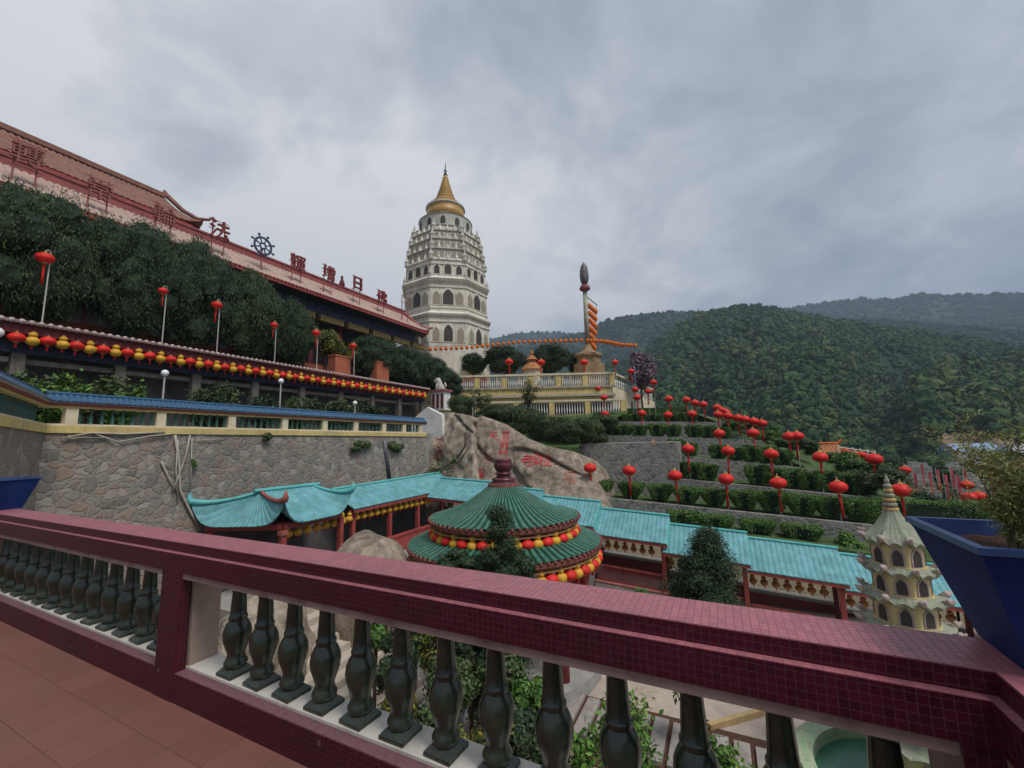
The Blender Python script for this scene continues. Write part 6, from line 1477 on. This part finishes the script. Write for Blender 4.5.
for k, (px, py, f, s_, lm, leaf) in enumerate(((395, 660, 9.6, .75, LF_JUN, .1), (430, 640, 10.2, .8, LF_YEL, .11), (450, 690, 9.0, .7, LF_IVY, .11), (470, 650, 10, .8, LF_JUN, .1), (505, 690, 9.2, .7, LF_IVY, .11), (535, 700, 9.0, .5, LF_HEDGE, .12), (400, 700, 8.8, .6, LF_YEL, .1), (420, 740, 8.2, .6, LF_IVY, .1), (520, 740, 8.2, .6, LF_JUN, .1), (375, 625, 10.5, .5, LF_HEDGE, .12), (480, 740, 8.1, .7, LF_YEL, .1))):
    c = atF(px, py, f); sh = bush('garden_shrub', f'leafy garden shrub below the terrace seen between the balusters, {nth(k)} of eleven', c, (s_*1.1, s_, s_), 1500, leaf, lm, 420+k, 'garden shrubs below the terrace', ncl=10)
    obj('stem', MB().tube([(c[0], c[1], -6.2), (c[0]+.05, c[1], c[2])], .05, 6), TRUNK, sh, True)
for k, (px, py, f, h, lm) in enumerate(((612, 745, 8.5, 1.5, LF_BRIGHT), (630, 730, 8.8, 1.4, LF_BRIGHT), (645, 765, 8.2, 1.4, LF_BRIGHT), (700, 765, 8.6, 1.0, LF_HEDGE), (715, 768, 8.4, .9, LF_BRIGHT), (735, 772, 8.3, .8, LF_HEDGE), (690, 690, 10.5, .9, LF_HEDGE), (582, 755, 8.4, .8, LF_BRIGHT))):
    c = atF(px, py, f); twiggy('green_plant', f'bright leafy plant by the slab path below the balustrade, {nth(k)} of eight', (c[0], c[1], c[2]-h*.5), h, .45, 8, 420, .16, lm, 440+k, 'plant', TRUNK, .012, .1, .45)['group'] = 'bright plants by the slab path'
    b_ = atF(px, py, f); o = None
# pond
pq = atZ(848, 775, -6.0); pcx_, pcy_ = pq[0]+1.25, pq[1]-.2
struct('pond_water', MB().add([(pcx_+1.9*math.cos(a), pcy_+1.9*math.sin(a), -6.02) for a in np.linspace(0, 2*PI, 41)[:-1]], [tuple(range(40))]), POND)
tag(obj('pond_rim', MB().lathe([(1.88, -6.19), (1.88, -5.72), (1.95, -5.70), (2.25, -5.70), (2.3, -5.73), (2.3, -6.19)], 48, (pcx_, pcy_, 0)), RIMGREEN), 'round pond rim faced with pale green tiles below the terrace', 'pond rim')
# small tower
tx, ty = 3.42, 12.85
mp = thing('small_pagoda', 'small octagonal cream tower with tiers of sage green scalloped roofs', 'pagoda', (tx, ty, -6.2))
tiers = [(-.90, .62, .47), (-1.52, .70, .51), (-2.12, .79, .56), (-2.74, .88, .61), (-3.44, .98, .67), (-4.17, 1.08, .74), (-4.97, 1.2, .82)]
ro = math.atan2(-ty, -tx)+PI/8
for i, (ze, r, wr) in enumerate(tiers):
    zn_ = tiers[i+1][0]+.10 if i+1 < len(tiers) else -6.19
    w = obj('wall', MB().lathe([(wr, zn_-.12), (wr, ze+.12)], 8, (tx, ty, 0), 0, ro), MINIWALL, mp)
    m = MB(); P = []
    top_r, top_z = (.13, ze+.70) if i == 0 else (tiers[i-1][2]-.03, ze+.14)
    for j in range(7):
        t_ = j/6; row = []
        for q in range(64):
            a = 2*PI*q/64+ro; fold = (q % 8)/8; corner = abs(fold-0.0) if fold < .5 else 1-fold
            rad = (top_r+(r-top_r)*t_); oc = math.cos(PI/8)/math.cos((fold-.5)*PI/4) if True else 1
            zz = top_z+(ze-top_z)*t_**.75+(.10*(1-2*corner)**6 if t_ > .5 else 0)*(t_-.5)*2+.012*(q % 2)+(.035*math.cos(q*PI/2) if j == 6 else 0)
            row.append((tx+rad*oc*math.cos(a), ty+rad*oc*math.sin(a), zz))
        P.append(row)
    P.append([(tx+(x-tx)*.9, ty+(y-ty)*.9, z_-.07) for x, y, z_ in P[-1]]); P.append([(tx+(x-tx)*.6, ty+(y-ty)*.6, z_+.02) for x, y, z_ in P[-1]])
    rf = obj('roof', m.grid(P, 0, True), MINIGREEN, mp)
    for q in range(8):
        a = ro+q*PI/4; ca, sa = math.cos(a), math.sin(a)
        mm = MB().tube([(tx+ca*(r-.12), ty+sa*(r-.12), ze+.05), (tx+ca*(r+.03), ty+sa*(r+.03), ze+.09), (tx+ca*(r+.09), ty+sa*(r+.09), ze+.17)], [.05, .05, .02], 6)
        mm.ball((tx+ca*(r+.0), ty+sa*(r+.0), ze+.10), .075, 7, 5, nz=.4, seed=q); obj('corner_ornament', mm, MINIPINK, rf, True)
    hh = (ze+.0)-zn_-.08
    for q in range(8):
        a = ro+PI/8+q*PI/4; n = np.array([math.cos(a), math.sin(a), 0]); td = np.array([-n[1], n[0], 0])
        if n @ np.array([-tx, -ty, 0]) < -.3*math.hypot(tx, ty): continue
        c0 = np.array([tx, ty, zn_+.02])+n*wr*math.cos(PI/8); m = MB(); arch(m, c0, n, td, .26, hh*.92, .02, .02); fr = obj('window_frame', m, MINIPINK, w)
        m = MB(); arch(m, c0+np.array([0, 0, .03]), n, td, .18, hh*.76, .01, .032); obj('window', m, WINDK, fr)
m = MB(); zz = -.26
for k in range(6):
    m.lathe([(.10-.009*k, zz), (.155-.014*k, zz+.03), (.155-.014*k, zz+.07), (.10-.009*k, zz+.10)], 12, (tx, ty, 0), k % 2); zz += .105
m.lathe([(.04, zz), (.055, zz+.06), (.005, zz+.22)], 10, (tx, ty, 0), 1)
obj('spire_rings', m, [MATS['ochre_band'], MINIGREEN], mp)
